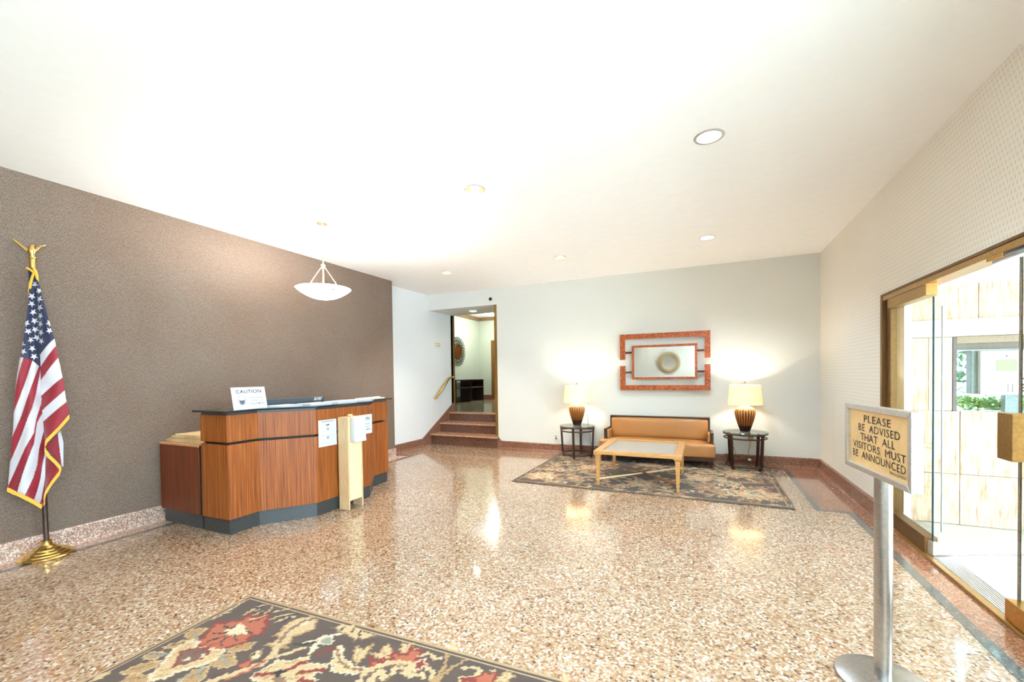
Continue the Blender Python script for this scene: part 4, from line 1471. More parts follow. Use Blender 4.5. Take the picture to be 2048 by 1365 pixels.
MB().box(sx0 + 0.004, sx1 - 0.004, fy + 0.02, fy + 0.036, sz0 + 0.004, sz1 - 0.004).build('backing', ALU, sg)
MB().box(-0.04, 0.04, fy + 0.03, 0.03, sz0 - 0.008, sz0 + 0.05).build('bracket', ALU, sg)
SINK = plain('sign_black', (30, 26, 24), 0.5)
pw, ph = sx1 - sx0 - 2 * fw_, sz1 - sz0 - 2 * fw_
for s, wd, cap, fx_, fz in [('PLEASE', 0.235, 0.034, 0.50, 0.855), ('BE  ADVISED', 0.355, 0.034, 0.515, 0.69), ('THAT  ALL', 0.30, 0.034, 0.50, 0.525), ('VISITORS  MUST', 0.455, 0.034, 0.50, 0.36), ('BE  ANNOUNCED', 0.455, 0.034, 0.50, 0.195), ('MANAGEMENT', 0.125, 0.012, 0.83, 0.075)]:
    fit_lettering('lettering', s, wd, cap, SINK, sg, (sx0 + fw_ + fx_ * pw, fy + 0.014, sz0 + fw_ + fz * ph), (1, 0, 0), (0, 0, 1), 0.0015, 1.05, 0.0)

# ================================================================== entrance: frame, sidelights, leaves, threshold
ef = thing('trim_4', 'bronze frame around the glass entrance doors', 'door frame', (0, -4.1, 0), kind='structure')
eo = (0, -4.1, 0)
MB(eo).box(-0.012, 0.12, DY1 - 0.045, DY1, 0.0, DZ).build('jamb', BRONZED, ef, bevel=0.004)
MB(eo).box(-0.012, 0.12, DY0, DY0 + 0.045, 0.0, DZ).build('jamb', BRONZED, ef, bevel=0.004)
MB(eo).box(-0.012, 0.12, DY0 + 0.045, DY1 - 0.045, DZ - 0.02, DZ).build('head', BRONZED, ef, bevel=0.003)
MB(eo).box(-0.006, 0.12, DY0 + 0.045, DY1 - 0.045, DZ - 0.062, DZ - 0.02).build('head_rail', BRONZE, ef, bevel=0.003)
MB(eo).box(0.02, 0.12, -2.46, DY1 - 0.045, 0.0, DZ - 0.062).build('stile', BRONZED, ef, bevel=0.006)
MB(eo).box(0.02, 0.12, DY0 + 0.045, -5.83, 0.0, DZ - 0.062).build('stile', BRONZE, ef, bevel=0.006)
MB(eo).box(-0.012, 0.03, DY0 + 0.05, DY1 - 0.05, 0.0, 0.022).build('sill_edge', BRONZE, ef, bevel=0.003)
th = thing('threshold', 'ridged metal threshold under the open entrance door', 'threshold', (0.1, -4.1, 0), kind='structure')
MB((0.1, -4.1, 0)).box(0.03, 0.17, DY0 + 0.05, -2.4, 0.0, 0.012).build('plate', ALU, th)
for i in range(8):
    x = 0.042 + i * 0.0155
    MB((0.1, -4.1, 0)).box(x, x + 0.008, DY0 + 0.05, -3.22, 0.012, 0.018).build('ridge', ALU, th)


def sidelight(n, ya, yb, lb):
    o = thing('window_%d' % n, lb, 'window', (0.06, (ya + yb) / 2, 0.0), kind='structure')
    q = (0.06, (ya + yb) / 2, 0.0)
    MB(q).box(0.045, 0.055, ya, yb, 0.14, 2.0).build('pane', GLASS, o)
    MB(q).box(0.005, 0.085, ya, yb, 0.018, 0.145).build('bottom_rail', BRONZED, o, bevel=0.004)
    MB(q).box(0.0, 0.08, ya, yb, 1.985, DZ - 0.062).build('top_rail', BRONZE, o, bevel=0.004)
    return o


sidelight(1, -3.17, -2.46, 'fixed glass sidelight behind the visitor sign')
sidelight(2, -5.83, -5.08, 'fixed glass sidelight nearest the camera, out of view')
w3 = thing('window_3', 'unseen window added behind the camera to bring in daylight', 'window', (0.1, -7.9, 1.0), kind='structure')  # unseen window put in to brighten the lobby
for i in range(3):
    ya = WN0 + i * (WN1 - WN0) / 3
    yb = ya + (WN1 - WN0) / 3
    MB((0.1, -7.9, 1.0)).box(0.09, 0.1, ya, yb, 1.0, 2.9).build('pane', GLASS, w3)
    MB((0.1, -7.9, 1.0)).box(0.06, 0.13, ya - 0.02, ya + 0.02, 1.0, 2.9).build('mullion', BRONZE, w3)
# pivot bracket
pv = MB((0.06, -2.815, 0)).box(-0.008, 0.06, -3.215, -3.17, 1.985, DZ - 0.06)
pv.build('pivot_bracket', BRONZE, bpy.data.objects['window_1'], bevel=0.003)
# open leaf
lf = thing('door_1', 'frameless glass door leaf standing open outside', 'door', (0.05, -3.185, 0.0), math.atan2(0.415, 0.91), kind='structure')
MB().box(0.0, 0.86, -0.006, 0.006, 0.11, 1.975).build('pane', GLASS, lf)
MB().box(-0.004, 0.0, -0.006, 0.006, 0.11, 1.975).build('glass_edge', GEDGE, lf)
MB().box(0.86, 0.864, -0.006, 0.006, 0.11, 1.975).build('glass_edge', GEDGE, lf)
MB().box(0.02, 0.86, -0.02, 0.02, 0.024, 0.112).build('bottom_rail', plain('white_metal', (236, 236, 234), 0.35, 0.2, var=0.01), lf, bevel=0.003)
MB().box(-0.02, 0.02, -0.022, 0.022, 0.02, 0.12).build('pivot_shoe', plain('shoe_grey', (186, 178, 164), 0.4, 0.5), lf, bevel=0.003)
MB().box(0.035, 0.043, -0.03, -0.022, 0.2, 1.9).build('seal', plain('seal_grey', (150, 160, 158), 0.6), lf)
# closed leaf
l2 = thing('door_2', 'closed glass door leaf with a brass lock box at the right edge', 'door', (0.05, -4.6, 0.0), kind='structure')
q = (0.05, -4.6, 0.0)
MB(q).box(0.044, 0.056, -5.06, -4.155, 0.13, 2.03).build('pane', GLASS, l2)
MB(q).box(0.044, 0.056, -4.155, -4.148, 0.13, 2.03).build('glass_edge', plain('edge_brown', (112, 92, 78), 0.3, var=0.15), l2)
MB(q).box(0.005, 0.09, -5.06, -4.125, 0.024, 0.14).build('bottom_rail', BRASS, l2, bevel=0.004)
MB(q).box(0.0, 0.09, -5.06, -4.0, 2.03, DZ - 0.062).build('top_rail', WHITE, l2, bevel=0.003)
MB(q).box(-0.035, 0.085, -4.262, -4.135, 0.926, 1.182).build('lock_box', plain('lock_brass', (138, 102, 50), 0.42, 0.6, var=0.08), l2, bevel=0.004)
dc = thing('door_closer', 'brass door closer arm under the entrance head', 'door closer', (0.0, -4.1, 2.0))
MB((0.0, -4.1, 2.0)).box(-0.02, 0.02, -4.14, -3.99, 2.045, 2.068).build('bracket', BRASS, dc, bevel=0.003)
MB((0.0, -4.1, 2.0)).tube([(-0.005, -4.13, 2.055), (-0.03, -4.25, 2.05), (-0.02, -4.45, 2.05)], 0.011, 8).build('arm', plain('arm_dark', (60, 60, 62), 0.4, 0.6), dc, True)

# ================================================================== outside the entrance
def travertine():
    m, nt, b = base_mat('travertine')
    n = node(nt, 'ShaderNodeTexNoise')
    n.inputs['Detail'].default_value = 6
    n.inputs['Roughness'].default_value = 0.65
    nt.links.new(coords(nt, (9, 9, 0.9)), n.inputs['Vector'])
    nt.links.new(ramp(nt, n.outputs['Fac'], [(0.32, (176, 122, 88)), (0.45, (214, 176, 146)), (0.6, (236, 214, 194)), (0.75, (224, 190, 164))]), b.inputs['Base Color'])
    b.inputs['Roughness'].default_value = 0.5
    n2 = node(nt, 'ShaderNodeTexNoise')
    n2.inputs['Detail'].default_value = 4
    nt.links.new(coords(nt, (60, 60, 8)), n2.inputs['Vector'])
    bump(nt, b, n2.outputs['Fac'], 0.3, 0.004)
    return m


TRAV = travertine()
WY = -2.2
vo = (1.6, WY, 0)
MORT = plain('mortar', (196, 176, 156), 0.8)
pb = thing('wall_porch_base', 'travertine clad low porch wall below the hedge', 'wall', vo, kind='structure')
pp = thing('wall_porch_pier', 'travertine pier beside the porch wall opening', 'wall', vo, kind='structure')
pt_ = thing('wall_porch_top', 'travertine porch wall above the opening with a white band', 'wall', vo, kind='structure')
MB(vo).box(0.22, 3.2, WY + 0.02, WY + 0.25, 0.0, 1.035).build('core', MORT, pb)
MB(vo).box(0.22, 0.548, WY + 0.02, WY + 0.25, 1.036, 1.722).build('core', MORT, pp)
MB(vo).box(0.22, 3.2, WY + 0.02, WY + 0.25, 1.722, 2.6).build('core', MORT, pt_)
rows_ = [(0.0, 0.46, pb), (0.465, 1.04, pb), (1.045, 1.72, pp), (1.88, 2.2, pt_)]
for ri, (z0, z1, own) in enumerate(rows_):
    xs = [0.225, 0.60, 1.02, 1.46, 1.9, 2.34, 2.78, 3.2] if ri < 2 else ([0.225, 0.38, 0.548] if ri == 2 else [0.225, 0.72, 1.2, 1.7, 2.2, 2.7, 3.2])
    for x0, x1 in zip(xs, xs[1:]):
        MB(vo).box(x0 + 0.0025, x1 - 0.0025, WY, WY + 0.03, z0, z1).build('stone_slab', TRAV, own, bevel=0.003)
MB(vo).box(0.22, 3.2, WY - 0.05, WY + 0.03, 1.725, 1.878).build('band_course', plain('band_white', (240, 236, 230), 0.6), pt_, bevel=0.004)
MB(vo).box(0.575, 3.2, WY, WY + 0.25, 1.66, 1.722).build('lintel', plain('lintel_tan', (150, 130, 104), 0.5), pt_)
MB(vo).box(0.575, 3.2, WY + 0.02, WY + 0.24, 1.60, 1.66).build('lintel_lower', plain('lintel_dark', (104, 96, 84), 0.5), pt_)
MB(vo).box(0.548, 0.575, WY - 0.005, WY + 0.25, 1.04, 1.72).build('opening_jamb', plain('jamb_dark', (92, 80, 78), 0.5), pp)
struct(MB().box(0.17, 12.0, -14.0, 6.0, -0.12, -0.005).build('ground_outside', plain('paving', (206, 200, 192), 0.7, var=0.05, scale=4)), 'bright pale paving outside the entrance', 'pavement')
struct(MB().box(0.22, 2.4, -6.4, WY + 0.25, 2.2, 2.3).build('soffit_porch', CEIL), 'white soffit over the entrance porch', 'soffit')  # outer reach lengthened to darken the porch wall
struct(MB().box(0.22, 2.5, -6.4, -6.15, 0.0, 2.6).build('wall_porch_side', TRAV), 'travertine side wall of the porch out of view', 'wall')
struct(MB().box(2.4, 2.6, -4.25, WY + 0.25, 0.0, 2.6).build('wall_porch_shading', TRAV), 'unseen travertine wall added to shade the porch', 'wall')  # unseen wall added to cut the daylight on the porch travertine

# intercom on a post in the opening
ic = thing('intercom_panel', 'white intercom panel with a green screen seen through the glass', 'intercom', (0.93, WY - 0.05, 1.04))
io = (0.93, WY - 0.05, 1.04)
MB(io).box(0.70, 1.10, WY - 0.08, WY - 0.03, 1.195, 1.585).build('panel', WHITE, ic, bevel=0.008)
MB(io).box(0.66, 1.06, WY - 0.03, WY + 0.06, 1.20, 1.592).build('housing', plain('housing_teal', (120, 142, 142), 0.5), ic, bevel=0.006)
MB(io).box(0.88, 0.98, WY - 0.03, WY + 0.03, 1.041, 1.20).build('post', plain('housing_teal', (120, 142, 142), 0.5), ic)
MB(io).box(0.80, 0.93, WY - 0.084, WY - 0.079, 1.405, 1.505).build('screen', plain('screen_green', (110, 130, 62), 0.3, emit=(186, 206, 120), es=0.05), ic)
MB(io).box(0.725, 0.80, WY - 0.083, WY - 0.079, 1.215, 1.30).build('card_slot', plain('slot_grey', (196, 202, 206), 0.5), ic)
for i in range(4):
    for j in range(2):
        MB(io).box(0.87 + j * 0.028, 0.878 + j * 0.028, WY - 0.083, WY - 0.079, 1.225 + i * 0.018, 1.233 + i * 0.018).build('speaker_hole', INK, ic)
for z in (1.225, 1.252, 1.279, 1.33):
    MB(io).box(0.955, 0.972, WY - 0.085, WY - 0.079, z, z + 0.014).build('button', INK, ic)
MB(io).ball((0.865, WY - 0.081, 1.535), 0.006, 8).build('lens', INK, ic)


# hedge along the opening: leaves on stems, and a dark shrub behind
def leaf_mesh(name, mat, n, box, size, seed):
    rnd = random.Random(seed)
    b = MB()
    for _ in range(n):
        c = Vector((rnd.uniform(box[0], box[1]), rnd.uniform(box[2], box[3]), rnd.uniform(box[4], box[5])))
        d = Vector((rnd.uniform(-1, 1), rnd.uniform(-1, 1), rnd.uniform(-0.3, 1))).normalized()
        s = d.cross(Vector((rnd.uniform(-1, 1), rnd.uniform(-1, 1), rnd.uniform(-1, 1)))).normalized()
        l = size * rnd.uniform(0.7, 1.3)
        up = d.cross(s) * (l * 0.12)
        b.add([tuple(c), tuple(c + d * l * 0.5 + s * l * 0.25 + up), tuple(c + d * l), tuple(c + d * l * 0.5 - s * l * 0.25 + up)], [(0, 1, 2), (0, 2, 3)])
    return b.build(name, mat)


hg = leaf_mesh('hedge', plain('leaf_bright', (130, 170, 92), 0.5, var=0.3, scale=20), 1500, (0.66, 2.28, WY + 0.13, WY + 0.2, 1.055, 1.14), 0.05, 3)
tag(hg, 'low bright green hedge growing along the porch wall opening', 'hedge')
hg['kind'] = 'stuff'
sh = leaf_mesh('shrub', plain('leaf_dark', (58, 92, 66), 0.5, var=0.35, scale=12), 5200, (0.5, 4.5, WY + 0.75, WY + 1.7, 0.1, 2.4), 0.12, 5)
tag(sh, 'dark green shrub behind the opening in the porch wall', 'shrub')
sh['kind'] = 'stuff'


# ================================================================== rugs
class Rug:
    """a hooked pile rug; its pattern is laid out on a grid of pile tufts"""

    def __init__(self, x0, x1, y0, y1, step, field):
        self.b = (x0, x1, y0, y1)
        self.nx, self.ny = int(round((x1 - x0) / step)) + 1, int(round((y1 - y0) / step)) + 1
        self.gx = np.linspace(x0, x1, self.nx)
        self.gy = np.linspace(y0, y1, self.ny)
        self.X, self.Y = np.meshgrid(self.gx, self.gy)
        self.c = np.zeros((self.ny, self.nx, 3))
        self.c[:] = field
        X, Y = self.X, self.Y
        # hand hooking: outlines waver a little
        self.WX = X + 0.0045 * np.sin(190 * Y + 3 * np.sin(31 * X)) + 0.004 * np.sin(83 * Y + 57 * X)
        self.WY = Y + 0.0045 * np.sin(210 * X + 3 * np.sin(27 * Y)) + 0.004 * np.sin(71 * X - 63 * Y)

    def win(self, xs, ys, m=0.0):
        i0 = max(0, np.searchsorted(self.gx, min(xs) - m) - 1)
        i1 = min(self.nx, np.searchsorted(self.gx, max(xs) + m) + 1)
        j0 = max(0, np.searchsorted(self.gy, min(ys) - m) - 1)
        j1 = min(self.ny, np.searchsorted(self.gy, max(ys) + m) + 1)
        return slice(j0, j1), slice(i0, i1)

    def fill(self, P, col, line=None, lw=0.008):
        xs, ys = [p[0] for p in P], [p[1] for p in P]
        s = self.win(xs, ys, 0.012)
        X, Y = self.WX[s], self.WY[s]
        if X.size == 0:
            return
        ins = np.zeros(X.shape, bool)
        n = len(P)
        for i in range(n):
            (xa, ya), (xb, yb) = P[i], P[(i + 1) % n]
            if ya == yb:
                continue
            cr_ = ((ya > Y) != (yb > Y)) & (X < (xb - xa) * (Y - ya) / (yb - ya) + xa)
            ins ^= cr_
        self.c[s][ins] = col
        if line:
            self.stroke(list(P) + [P[0]], lw, line)

    def stroke(self, P, w, col, straight=False):
        s = self.win([p[0] for p in P], [p[1] for p in P], w + 0.012)
        X, Y = (self.X[s], self.Y[s]) if straight else (self.WX[s], self.WY[s])
        if X.size == 0:
            return
        D = np.full(X.shape, 9.0)
        for (xa, ya), (xb, yb) in zip(P, P[1:]):
            dx, dy = xb - xa, yb - ya
            L = dx * dx + dy * dy + 1e-12
            t = np.clip(((X - xa) * dx + (Y - ya) * dy) / L, 0, 1)
            D = np.minimum(D, np.hypot(X - xa - t * dx, Y - ya - t * dy))
        self.c[s][D < w / 2] = col

    def build(self, name, label, thick, binding):
        x0, x1, y0, y1 = self.b
        ny, nx = self.ny, self.nx
        lum = self.c.mean(axis=2)
        Z = np.full((ny, nx), thick) + 0.0015 * (lum > 120)
        V = np.stack([self.X - (x0 + x1) / 2, self.Y - (y0 + y1) / 2, Z], axis=2).reshape(-1, 3)
        idx = np.arange(nx * ny).reshape(ny, nx)
        F = np.stack([idx[:-1, :-1], idx[:-1, 1:], idx[1:, 1:], idx[1:, :-1]], axis=2).reshape(-1, 4)
        me = bpy.data.meshes.new('pile')
        me.vertices.add(len(V))
        me.vertices.foreach_set('co', V.ravel())
        me.loops.add(F.size)
        me.loops.foreach_set('vertex_index', F.ravel())
        me.polygons.add(len(F))
        me.polygons.foreach_set('loop_start', np.arange(0, F.size, 4))
        me.polygons.foreach_set('loop_total', np.full(len(F), 4))
        me.update()
        me.polygons.foreach_set('use_smooth', np.ones(len(F), bool))
        s = self.c.reshape(-1, 3) / 255.0
        l = np.where(s <= 0.04045, s / 12.92, ((s + 0.055) / 1.055) ** 2.4)
        at_ = me.color_attributes.new('pattern', 'FLOAT_COLOR', 'POINT')
        at_.data.foreach_set('color', np.concatenate([l, np.ones((len(l), 1))], axis=1).ravel())
        me.materials.append(MATS['rug_pile'])
        t = thing(name, label, 'rug', ((x0 + x1) / 2, (y0 + y1) / 2, 0.0025))
        o = bpy.data.objects.new('pile', me)
        COL.objects.link(o)
        o.parent = t
        a, b = (x1 - x0) / 2, (y1 - y0) / 2
        e = 0.016
        m = MB()
        for bx in [(-a - e, a + e, -b - e, -b), (-a - e, a + e, b, b + e), (-a - e, -a, -b, b), (a, a + e, -b, b)]:
            m.box(*bx, 0, thick + 0.001)
        m.build('binding', binding, t, bevel=0.002)
        MB().box(-a, a, -b, b, 0, 0.004).build('backing', binding, t)
        return t


attr_mat('rug_pile', 0.95, 0.1, 0.17, 300, 0.6)
FIELD, CREAM, TAN, CORAL, DRED, PALE, GREY, BLK = (82, 65, 56), (200, 170, 128), (170, 134, 88), (172, 92, 62), (128, 42, 28), (214, 196, 164), (142, 141, 128), (30, 25, 23)
BIND = plain('rug_binding', (150, 124, 92), 0.9, var=0.15, scale=80)

NPV, NTH = Vector((-4.205, -5.645)), math.radians(2.0)      # the rug lies a little askew
near = Rug(-4.205, -1.0, -7.76, -5.645, 0.0065, FIELD)


def A(pts, ox=150.0, oy=1180.0, k=3.724):
    out = []
    for x, y in pts:
        p = on_z(ox + x / k, oy + y / k, 0.014)
        q = NPV + Matrix.Rotation(-NTH, 2) @ (Vector((p.x, p.y)) - NPV)
        out.append((q.x, q.y))
    return out


def B(pts):
    return A(pts, 600.0)


def petal(R_, c, a, l, w, col, line=None, vein=None, lw=0.008):
    ca, sa = math.cos(a), math.sin(a)
    P = []
    for t in np.linspace(0, 1, 9):
        P.append((t * l, w * math.sin(PI * t ** 0.8)))
    for t in np.linspace(1, 0, 9)[1:-1]:
        P.append((t * l, -w * math.sin(PI * t ** 0.8)))
    Q = [(c[0] + u * ca - v * sa, c[1] + u * sa + v * ca) for u, v in P]
    R_.fill(Q, col, line, lw)
    if vein:
        R_.stroke([(c[0] + 0.2 * l * ca, c[1] + 0.2 * l * sa), (c[0] + 0.85 * l * ca, c[1] + 0.85 * l * sa)], lw * 1.2, vein)


def flower(R_, c, r, rnd, cols=(CORAL, DRED, PALE)):
    n = rnd.randint(6, 9)
    a0 = rnd.uniform(0, 6)
    for i in range(n):
        petal(R_, c, a0 + 2 * PI * i / n, r, r * 0.30, cols[0], cols[1], BLK if i % 2 else cols[2])
    for i in range(n):
        petal(R_, c, a0 + 2 * PI * (i + 0.5) / n, r * 0.6, r * 0.2, cols[2], TAN)
    P = [(c[0] + r * 0.2 * math.cos(t), c[1] + r * 0.2 * math.sin(t)) for t in np.linspace(0, 2 * PI, 12)[:-1]]
    R_.fill(P, cols[1], BLK, 0.008)


def scroll(R_, c, a, l, rnd, col):
    P = [c]
    x, y = c
    k = rnd.choice((-1, 1)) * rnd.uniform(1.2, 2.6)
    for i in range(14):
        a += k / 14 * (1 + i * 0.08)
        x += math.cos(a) * l / 14
        y += math.sin(a) * l / 14
        P.append((x, y))
    R_.stroke(P, 0.018, col)
    for i in (4, 7, 10, 13):
        petal(R_, P[i], a + k * (i - 13) / 14 + rnd.choice((-1, 1)) * rnd.uniform(0.5, 1.1), l * rnd.uniform(0.22, 0.36), l * 0.07, rnd.choice((CREAM, TAN, PALE, GREY)), rnd.choice((None, TAN, DRED)), rnd.choice((None, BLK, GREY)))


def scatter(R_, seed, box, n):
    rnd = random.Random(seed)
    for _ in range(n):
        c = (rnd.uniform(box[0], box[1]), rnd.uniform(box[2], box[3]))
        scroll(R_, c, rnd.uniform(0, 6.3), rnd.uniform(0.25, 0.5), rnd, rnd.choice((CREAM, TAN, CREAM, CORAL)))


# the corner in view, laid out after the photograph; the rest of the rug goes on in the same manner
scatter(near, 8, (-4.1, -1.1, -7.6, -6.55), 60)
rn = random.Random(2)
for c in [(-3.5, -6.95), (-2.6, -6.85), (-1.6, -6.9), (-3.0, -7.4), (-2.0, -7.4), (-1.4, -6.0), (-3.9, -7.2)]:
    flower(near, c, 0.2, rn)
for P, c in [([(660, 425), (800, 380), (880, 375), (830, 412), (700, 440)], TAN), ([(820, 335), (880, 290), (985, 283), (930, 340), (900, 372), (850, 375)], TAN),
             ([(495, 505), (560, 462), (665, 468), (600, 525)], TAN), ([(345, 612), (480, 556), (640, 528), (600, 580), (440, 636), (350, 632)], TAN),
             ([(1000, 565), (1060, 486), (1180, 476), (1205, 550), (1100, 588)], TAN), ([(1130, 442), (1250, 400), (1348, 393), (1300, 445), (1160, 466)], TAN),
             ([(770, 700), (880, 600), (995, 570), (985, 640), (900, 700)], TAN), ([(310, 700), (440, 622), (565, 645), (540, 700)], TAN), ([(100, 690), (170, 640), (260, 612), (200, 660)], CREAM)]:
    near.fill(A(P), c, CREAM, 0.007)
near.fill(A([(905, 400), (985, 322), (1060, 238), (1120, 250), (1180, 225), (1230, 232), (1290, 190), (1350, 200), (1420, 182), (1445, 205), (1420, 240), (1440, 265), (1400, 290), (1405, 322), (1290, 352), (1285, 378), (1240, 402), (1150, 420), (1110, 455), (1040, 448), (980, 472), (930, 440)]), CORAL, DRED, 0.02)
near.fill(A([(1110, 300), (1190, 285), (1215, 248), (1255, 258), (1265, 290), (1300, 300), (1280, 330), (1220, 335), (1190, 350), (1130, 330)]), PALE)
near.stroke(A([(1300, 225), (1420, 195)]), 0.014, CREAM)
near.fill(A([(550, 645), (650, 558), (690, 508), (740, 440), (860, 378), (925, 384), (900, 420), (1000, 440), (1115, 448), (1090, 490), (1000, 542), (900, 572), (760, 612), (660, 662), (580, 670)]), CREAM, PALE, 0.016)
near.fill(A([(730, 572), (775, 500), (790, 462), (860, 440), (985, 430), (1005, 468), (930, 515), (850, 540)]), (110, 82, 68), DRED, 0.014)
near.fill(A([(790, 535), (830, 505), (860, 500), (840, 530)]), PALE)
near.fill(A([(925, 505), (945, 475), (970, 480), (955, 505)]), PALE)
for p in [[(900, 470), (1050, 400)], [(880, 445), (1010, 380)]]:
    near.stroke(A(p), 0.012, DRED)
for p in [[(1110, 275), (1170, 284), (1215, 255)], [(1030, 328), (1130, 322)], [(978, 388), (1110, 345)], [(1085, 418), (1092, 385), (1125, 360)], [(1190, 338), (1190, 365), (1208, 380)], [(1275, 293), (1280, 312), (1320, 326)], [(1310, 238), (1390, 212)]]:
    near.stroke(A(p), 0.012, BLK)
for p in [[(888, 332), (910, 372)], [(560, 495), (690, 480)], [(1090, 490), (1105, 520), (1145, 552)], [(930, 645), (925, 610), (955, 565)], [(765, 685), (850, 628)]]:
    near.stroke(A(p), 0.018, GREY)
for p in [[(1255, 185), (1310, 160), (1345, 130), (1440, 108)], [(1290, 165), (1380, 145), (1395, 160)], [(1330, 190), (1375, 165)], [(1455, 220), (1540, 190), (1625, 178)], [(1500, 240), (1570, 210), (1640, 200)], [(1420, 175), (1480, 122)], [(1480, 165), (1600, 140)], [(1030, 220), (1100, 180), (1160, 165)], [(1090, 185), (1200, 125), (1250, 90)]]:
    near.stroke(A(p), 0.012, CREAM)
for p in [[(1300, 142), (1370, 130), (1400, 140)], [(1330, 168), (1390, 150), (1380, 175)], [(1368, 88), (1380, 112)], [(1505, 228), (1580, 192)], [(1545, 242), (1600, 205), (1615, 215)], [(1630, 182), (1685, 175)]]:
    near.stroke(A(p), 0.009, BLK)
near.fill(A([(1480, 342), (1540, 310), (1555, 270), (1650, 218), (1760, 203), (1805, 225), (1780, 290), (1700, 322), (1625, 345), (1600, 392), (1545, 420), (1590, 437), (1500, 432), (1420, 412), (1500, 380), (1525, 345)]), CREAM, TAN, 0.012)
near.stroke(A([(1525, 395), (1570, 320), (1690, 240), (1775, 215)]), 0.02, (128, 96, 74))
near.stroke(A([(1690, 270), (1735, 238)]), 0.02, PALE)
near.stroke(A([(960, 700), (1200, 620), (1400, 548), (1480, 480), (1500, 430)]), 0.034, CREAM)
near.stroke(A([(1130, 668), (1300, 600), (1420, 525)]), 0.016, CORAL)
near.stroke(A([(1505, 497), (1620, 462), (1710, 428)]), 0.026, CREAM)
near.stroke(A([(1760, 470), (1790, 410), (1850, 360), (1990, 325)]), 0.026, PALE)
near.fill(A([(1830, 400), (1840, 365), (1900, 350), (1930, 385), (1880, 415)]), GREY, PALE, 0.01)
near.stroke(A([(1645, 400), (1700, 412), (1775, 396)]), 0.014, BLK)
near.stroke(A([(1700, 396), (1800, 375), (1870, 335)]), 0.014, PALE)
near.stroke(A([(1805, 480), (1880, 450), (1950, 420)]), 0.024, DRED)
near.fill(A([(1215, 578), (1250, 540), (1330, 515), (1310, 560), (1240, 590)]), CORAL, DRED, 0.01)
near.fill(A([(1300, 520), (1330, 470), (1390, 445), (1360, 520)]), PALE, TAN, 0.008)
near.stroke(A([(1308, 508), (1350, 465)]), 0.01, BLK)
near.fill(A([(1318, 645), (1400, 590), (1470, 560), (1500, 525), (1600, 530), (1740, 498), (1730, 545), (1790, 558), (1890, 555), (1845, 610), (1760, 640), (1800, 680), (1640, 690), (1400, 700), (1330, 675)]), CREAM, PALE, 0.01)
near.fill(A([(1480, 650), (1530, 640), (1580, 655), (1560, 700), (1490, 700)]), (128, 96, 74))
for p in [[(1360, 632), (1480, 624)], [(1580, 600), (1640, 568), (1715, 535)], [(1665, 618), (1750, 606), (1845, 598)], [(1680, 672), (1760, 690)]]:
    near.stroke(A(p), 0.026, DRED)
near.fill(A([(1475, 640), (1500, 600), (1560, 588), (1575, 615), (1530, 630), (1500, 650)]), BLK)
near.fill(B([(245, 282), (330, 248), (345, 270), (400, 262), (500, 322), (600, 342), (520, 350), (470, 372), (430, 352), (410, 384), (365, 340), (290, 312)]), CREAM, (120, 92, 72), 0.008)
for p in [[(385, 318), (388, 298), (412, 280)], [(448, 345), (446, 318), (468, 298)], [(300, 300), (330, 285)]]:
    near.stroke(B(p), 0.012, BLK)
near.fill(B([(230, 595), (260, 575), (220, 545), (250, 525), (245, 470), (300, 415), (320, 460), (310, 500), (345, 520), (400, 572), (520, 590), (420, 626), (300, 622)]), CREAM, PALE, 0.008)
near.stroke(B([(275, 440), (300, 540), (380, 590), (480, 600)]), 0.014, (128, 92, 64))
near.fill(B([(395, 525), (405, 470), (430, 415), (465, 455), (550, 398), (500, 470), (470, 505), (430, 555)]), CREAM, TAN, 0.01)
near.fill(B([(520, 470), (600, 475), (620, 430), (655, 405), (695, 500), (640, 520), (560, 500)]), CREAM, TAN, 0.008)
near.fill(B([(745, 445), (765, 388), (800, 420), (832, 395), (840, 440), (880, 430), (850, 470), (790, 490)]), CREAM, TAN, 0.008)
near.fill(B([(515, 580), (525, 545), (525, 505), (570, 535), (625, 505), (640, 545), (690, 515), (675, 480), (715, 460), (740, 490), (800, 480), (830, 425), (850, 455), (905, 450), (880, 500), (860, 525), (930, 515), (945, 555), (880, 602), (830, 575), (700, 545), (600, 560)]), CORAL, DRED, 0.016)
near.fill(B([(835, 590), (860, 545), (925, 515), (940, 560), (880, 600)]), DRED, PALE, 0.008)
near.fill(B([(545, 545), (590, 520), (640, 540), (600, 556)]), DRED)
for p in [[(425, 700), (500, 605), (620, 555), (740, 535), (840, 560)], [(515, 700), (545, 640), (600, 605)], [(600, 605), (628, 640), (620, 665)], [(690, 625), (720, 575), (790, 570)], [(770, 620), (815, 590), (850, 600)], [(775, 615), (830, 640), (910, 625), (912, 650)]]:
    near.stroke(B(p), 0.03, CREAM)
for p in [[(895, 492), (955, 470), (1005, 512), (1050, 508)], [(1210, 580), (1290, 578), (1340, 605), (1320, 640)], [(940, 580), (985, 600), (985, 660)]]:
    near.stroke(B(p), 0.02, CREAM)
for p in [[(1100, 485), (1070, 590), (970, 700)], [(1235, 522), (1110, 595), (1000, 700)]]:
    near.stroke(B(p), 0.018, TAN)
near.fill(B([(1188, 655), (1305, 635), (1315, 700), (1190, 700)]), DRED, CREAM, 0.008)
near.fill(B([(1305, 665), (1380, 605), (1400, 630), (1470, 622), (1430, 700), (1310, 700)]), CORAL, DRED, 0.01)
near.fill(B([(1420, 600), (1460, 580), (1440, 615)]), CREAM)
near.fill(B([(1450, 690), (1490, 640), (1550, 608), (1600, 640), (1540, 690)]), CREAM, TAN, 0.008)
for p in [[(680, 520), (760, 470), (860, 400)], [(640, 600), (760, 590), (900, 550)], [(600, 650), (700, 630)], [(1010, 470), (1080, 460)]]:
    near.stroke(A(p), 0.007, TAN)
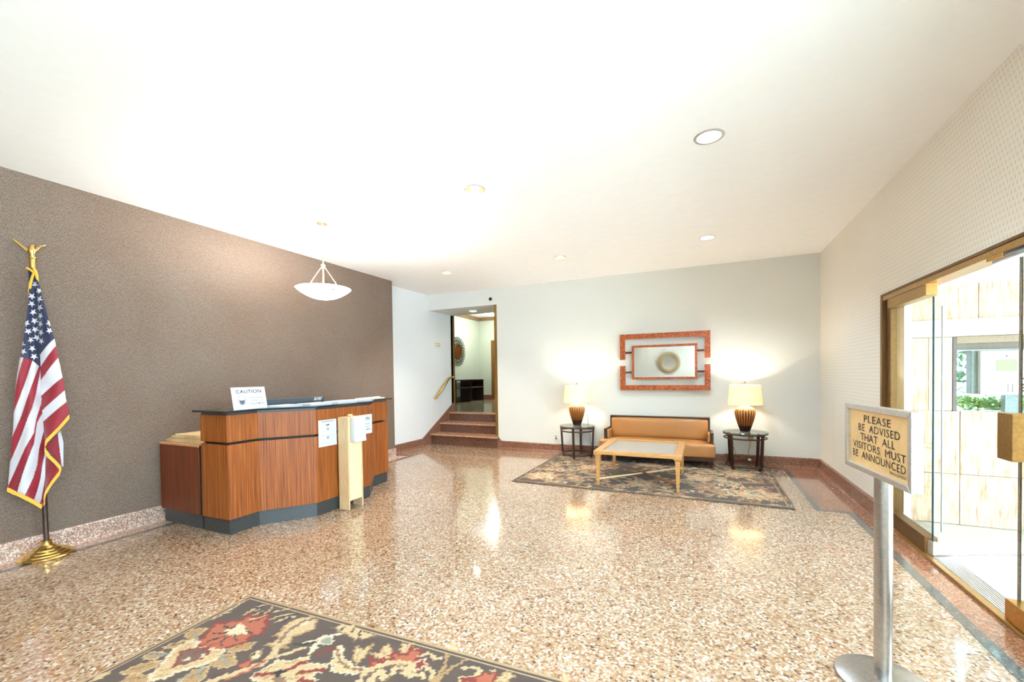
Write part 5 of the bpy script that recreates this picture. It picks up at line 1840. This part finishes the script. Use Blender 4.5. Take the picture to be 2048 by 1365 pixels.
for p in [[(700, 415), (820, 395)], [(540, 485), (640, 480)], [(420, 600), (580, 555)], [(1060, 520), (1150, 500)], [(1170, 440), (1310, 410)], [(860, 660), (960, 600)], [(420, 660), (520, 660)]]:
    near.stroke(A(p), 0.007, (118, 88, 60))
for p in [[(1400, 660), (1470, 645)], [(1560, 560), (1660, 530)], [(1640, 640), (1740, 625)], [(1400, 600), (1470, 580)], [(1560, 680), (1650, 660)]]:
    near.stroke(A(p), 0.012, TAN)
for p in [[(470, 660), (560, 600), (680, 570), (800, 565)], [(560, 690), (580, 650)], [(640, 690), (660, 640)], [(740, 620), (760, 595)]]:
    near.stroke(B(p), 0.010, (118, 88, 66))
for p in [[(440, 470), (430, 530)], [(620, 450), (640, 500)], [(790, 430), (790, 470)], [(1500, 670), (1560, 630)]]:
    near.stroke(B(p), 0.008, TAN)
x0, x1, y0, y1 = near.b
near.stroke([(x0 + 0.02, y0), (x0 + 0.02, y1 - 0.02), (x1, y1 - 0.02)], 0.010, CREAM, True)
nr = near.build('floral_rug', 'large brown floral rug in the foreground', 0.010, BIND)
q2 = NPV + Matrix.Rotation(NTH, 2) @ (Vector((nr.location.x, nr.location.y)) - NPV)
nr.location = (q2.x, q2.y, nr.location.z)
nr.rotation_euler = (0, 0, NTH)

far = Rug(-3.87, -0.69, -2.255, -0.13, 0.009, (78, 66, 58))
scatter(far, 21, (-3.8, -0.75, -2.2, -0.2), 190)
rn = random.Random(5)
for cpt, r in [((1085, 952), 0.27), ((1283, 967), 0.25), ((1510, 988), 0.27), ((1180, 935), 0.2), ((1400, 955), 0.2), ((1300, 930), 0.2), ((1480, 950), 0.2)]:
    p = on_z(cpt[0], cpt[1], 0.012)
    flower(far, (p.x, p.y), r, rn, ((206, 160, 116), CREAM, PALE))
scatter(far, 33, (-3.8, -0.75, -2.2, -0.2), 60)
x0, x1, y0, y1 = far.b
far.stroke([(x0 + 0.04, y0 + 0.04), (x1 - 0.04, y0 + 0.04), (x1 - 0.04, y1 - 0.04), (x0 + 0.04, y1 - 0.04), (x0 + 0.04, y0 + 0.04)], 0.014, TAN, True)
far.build('sitting_area_rug', 'brown and cream floral rug under the sofa and coffee table', 0.0085, plain('rug_binding_dark', (96, 82, 66), 0.9, var=0.15, scale=80))
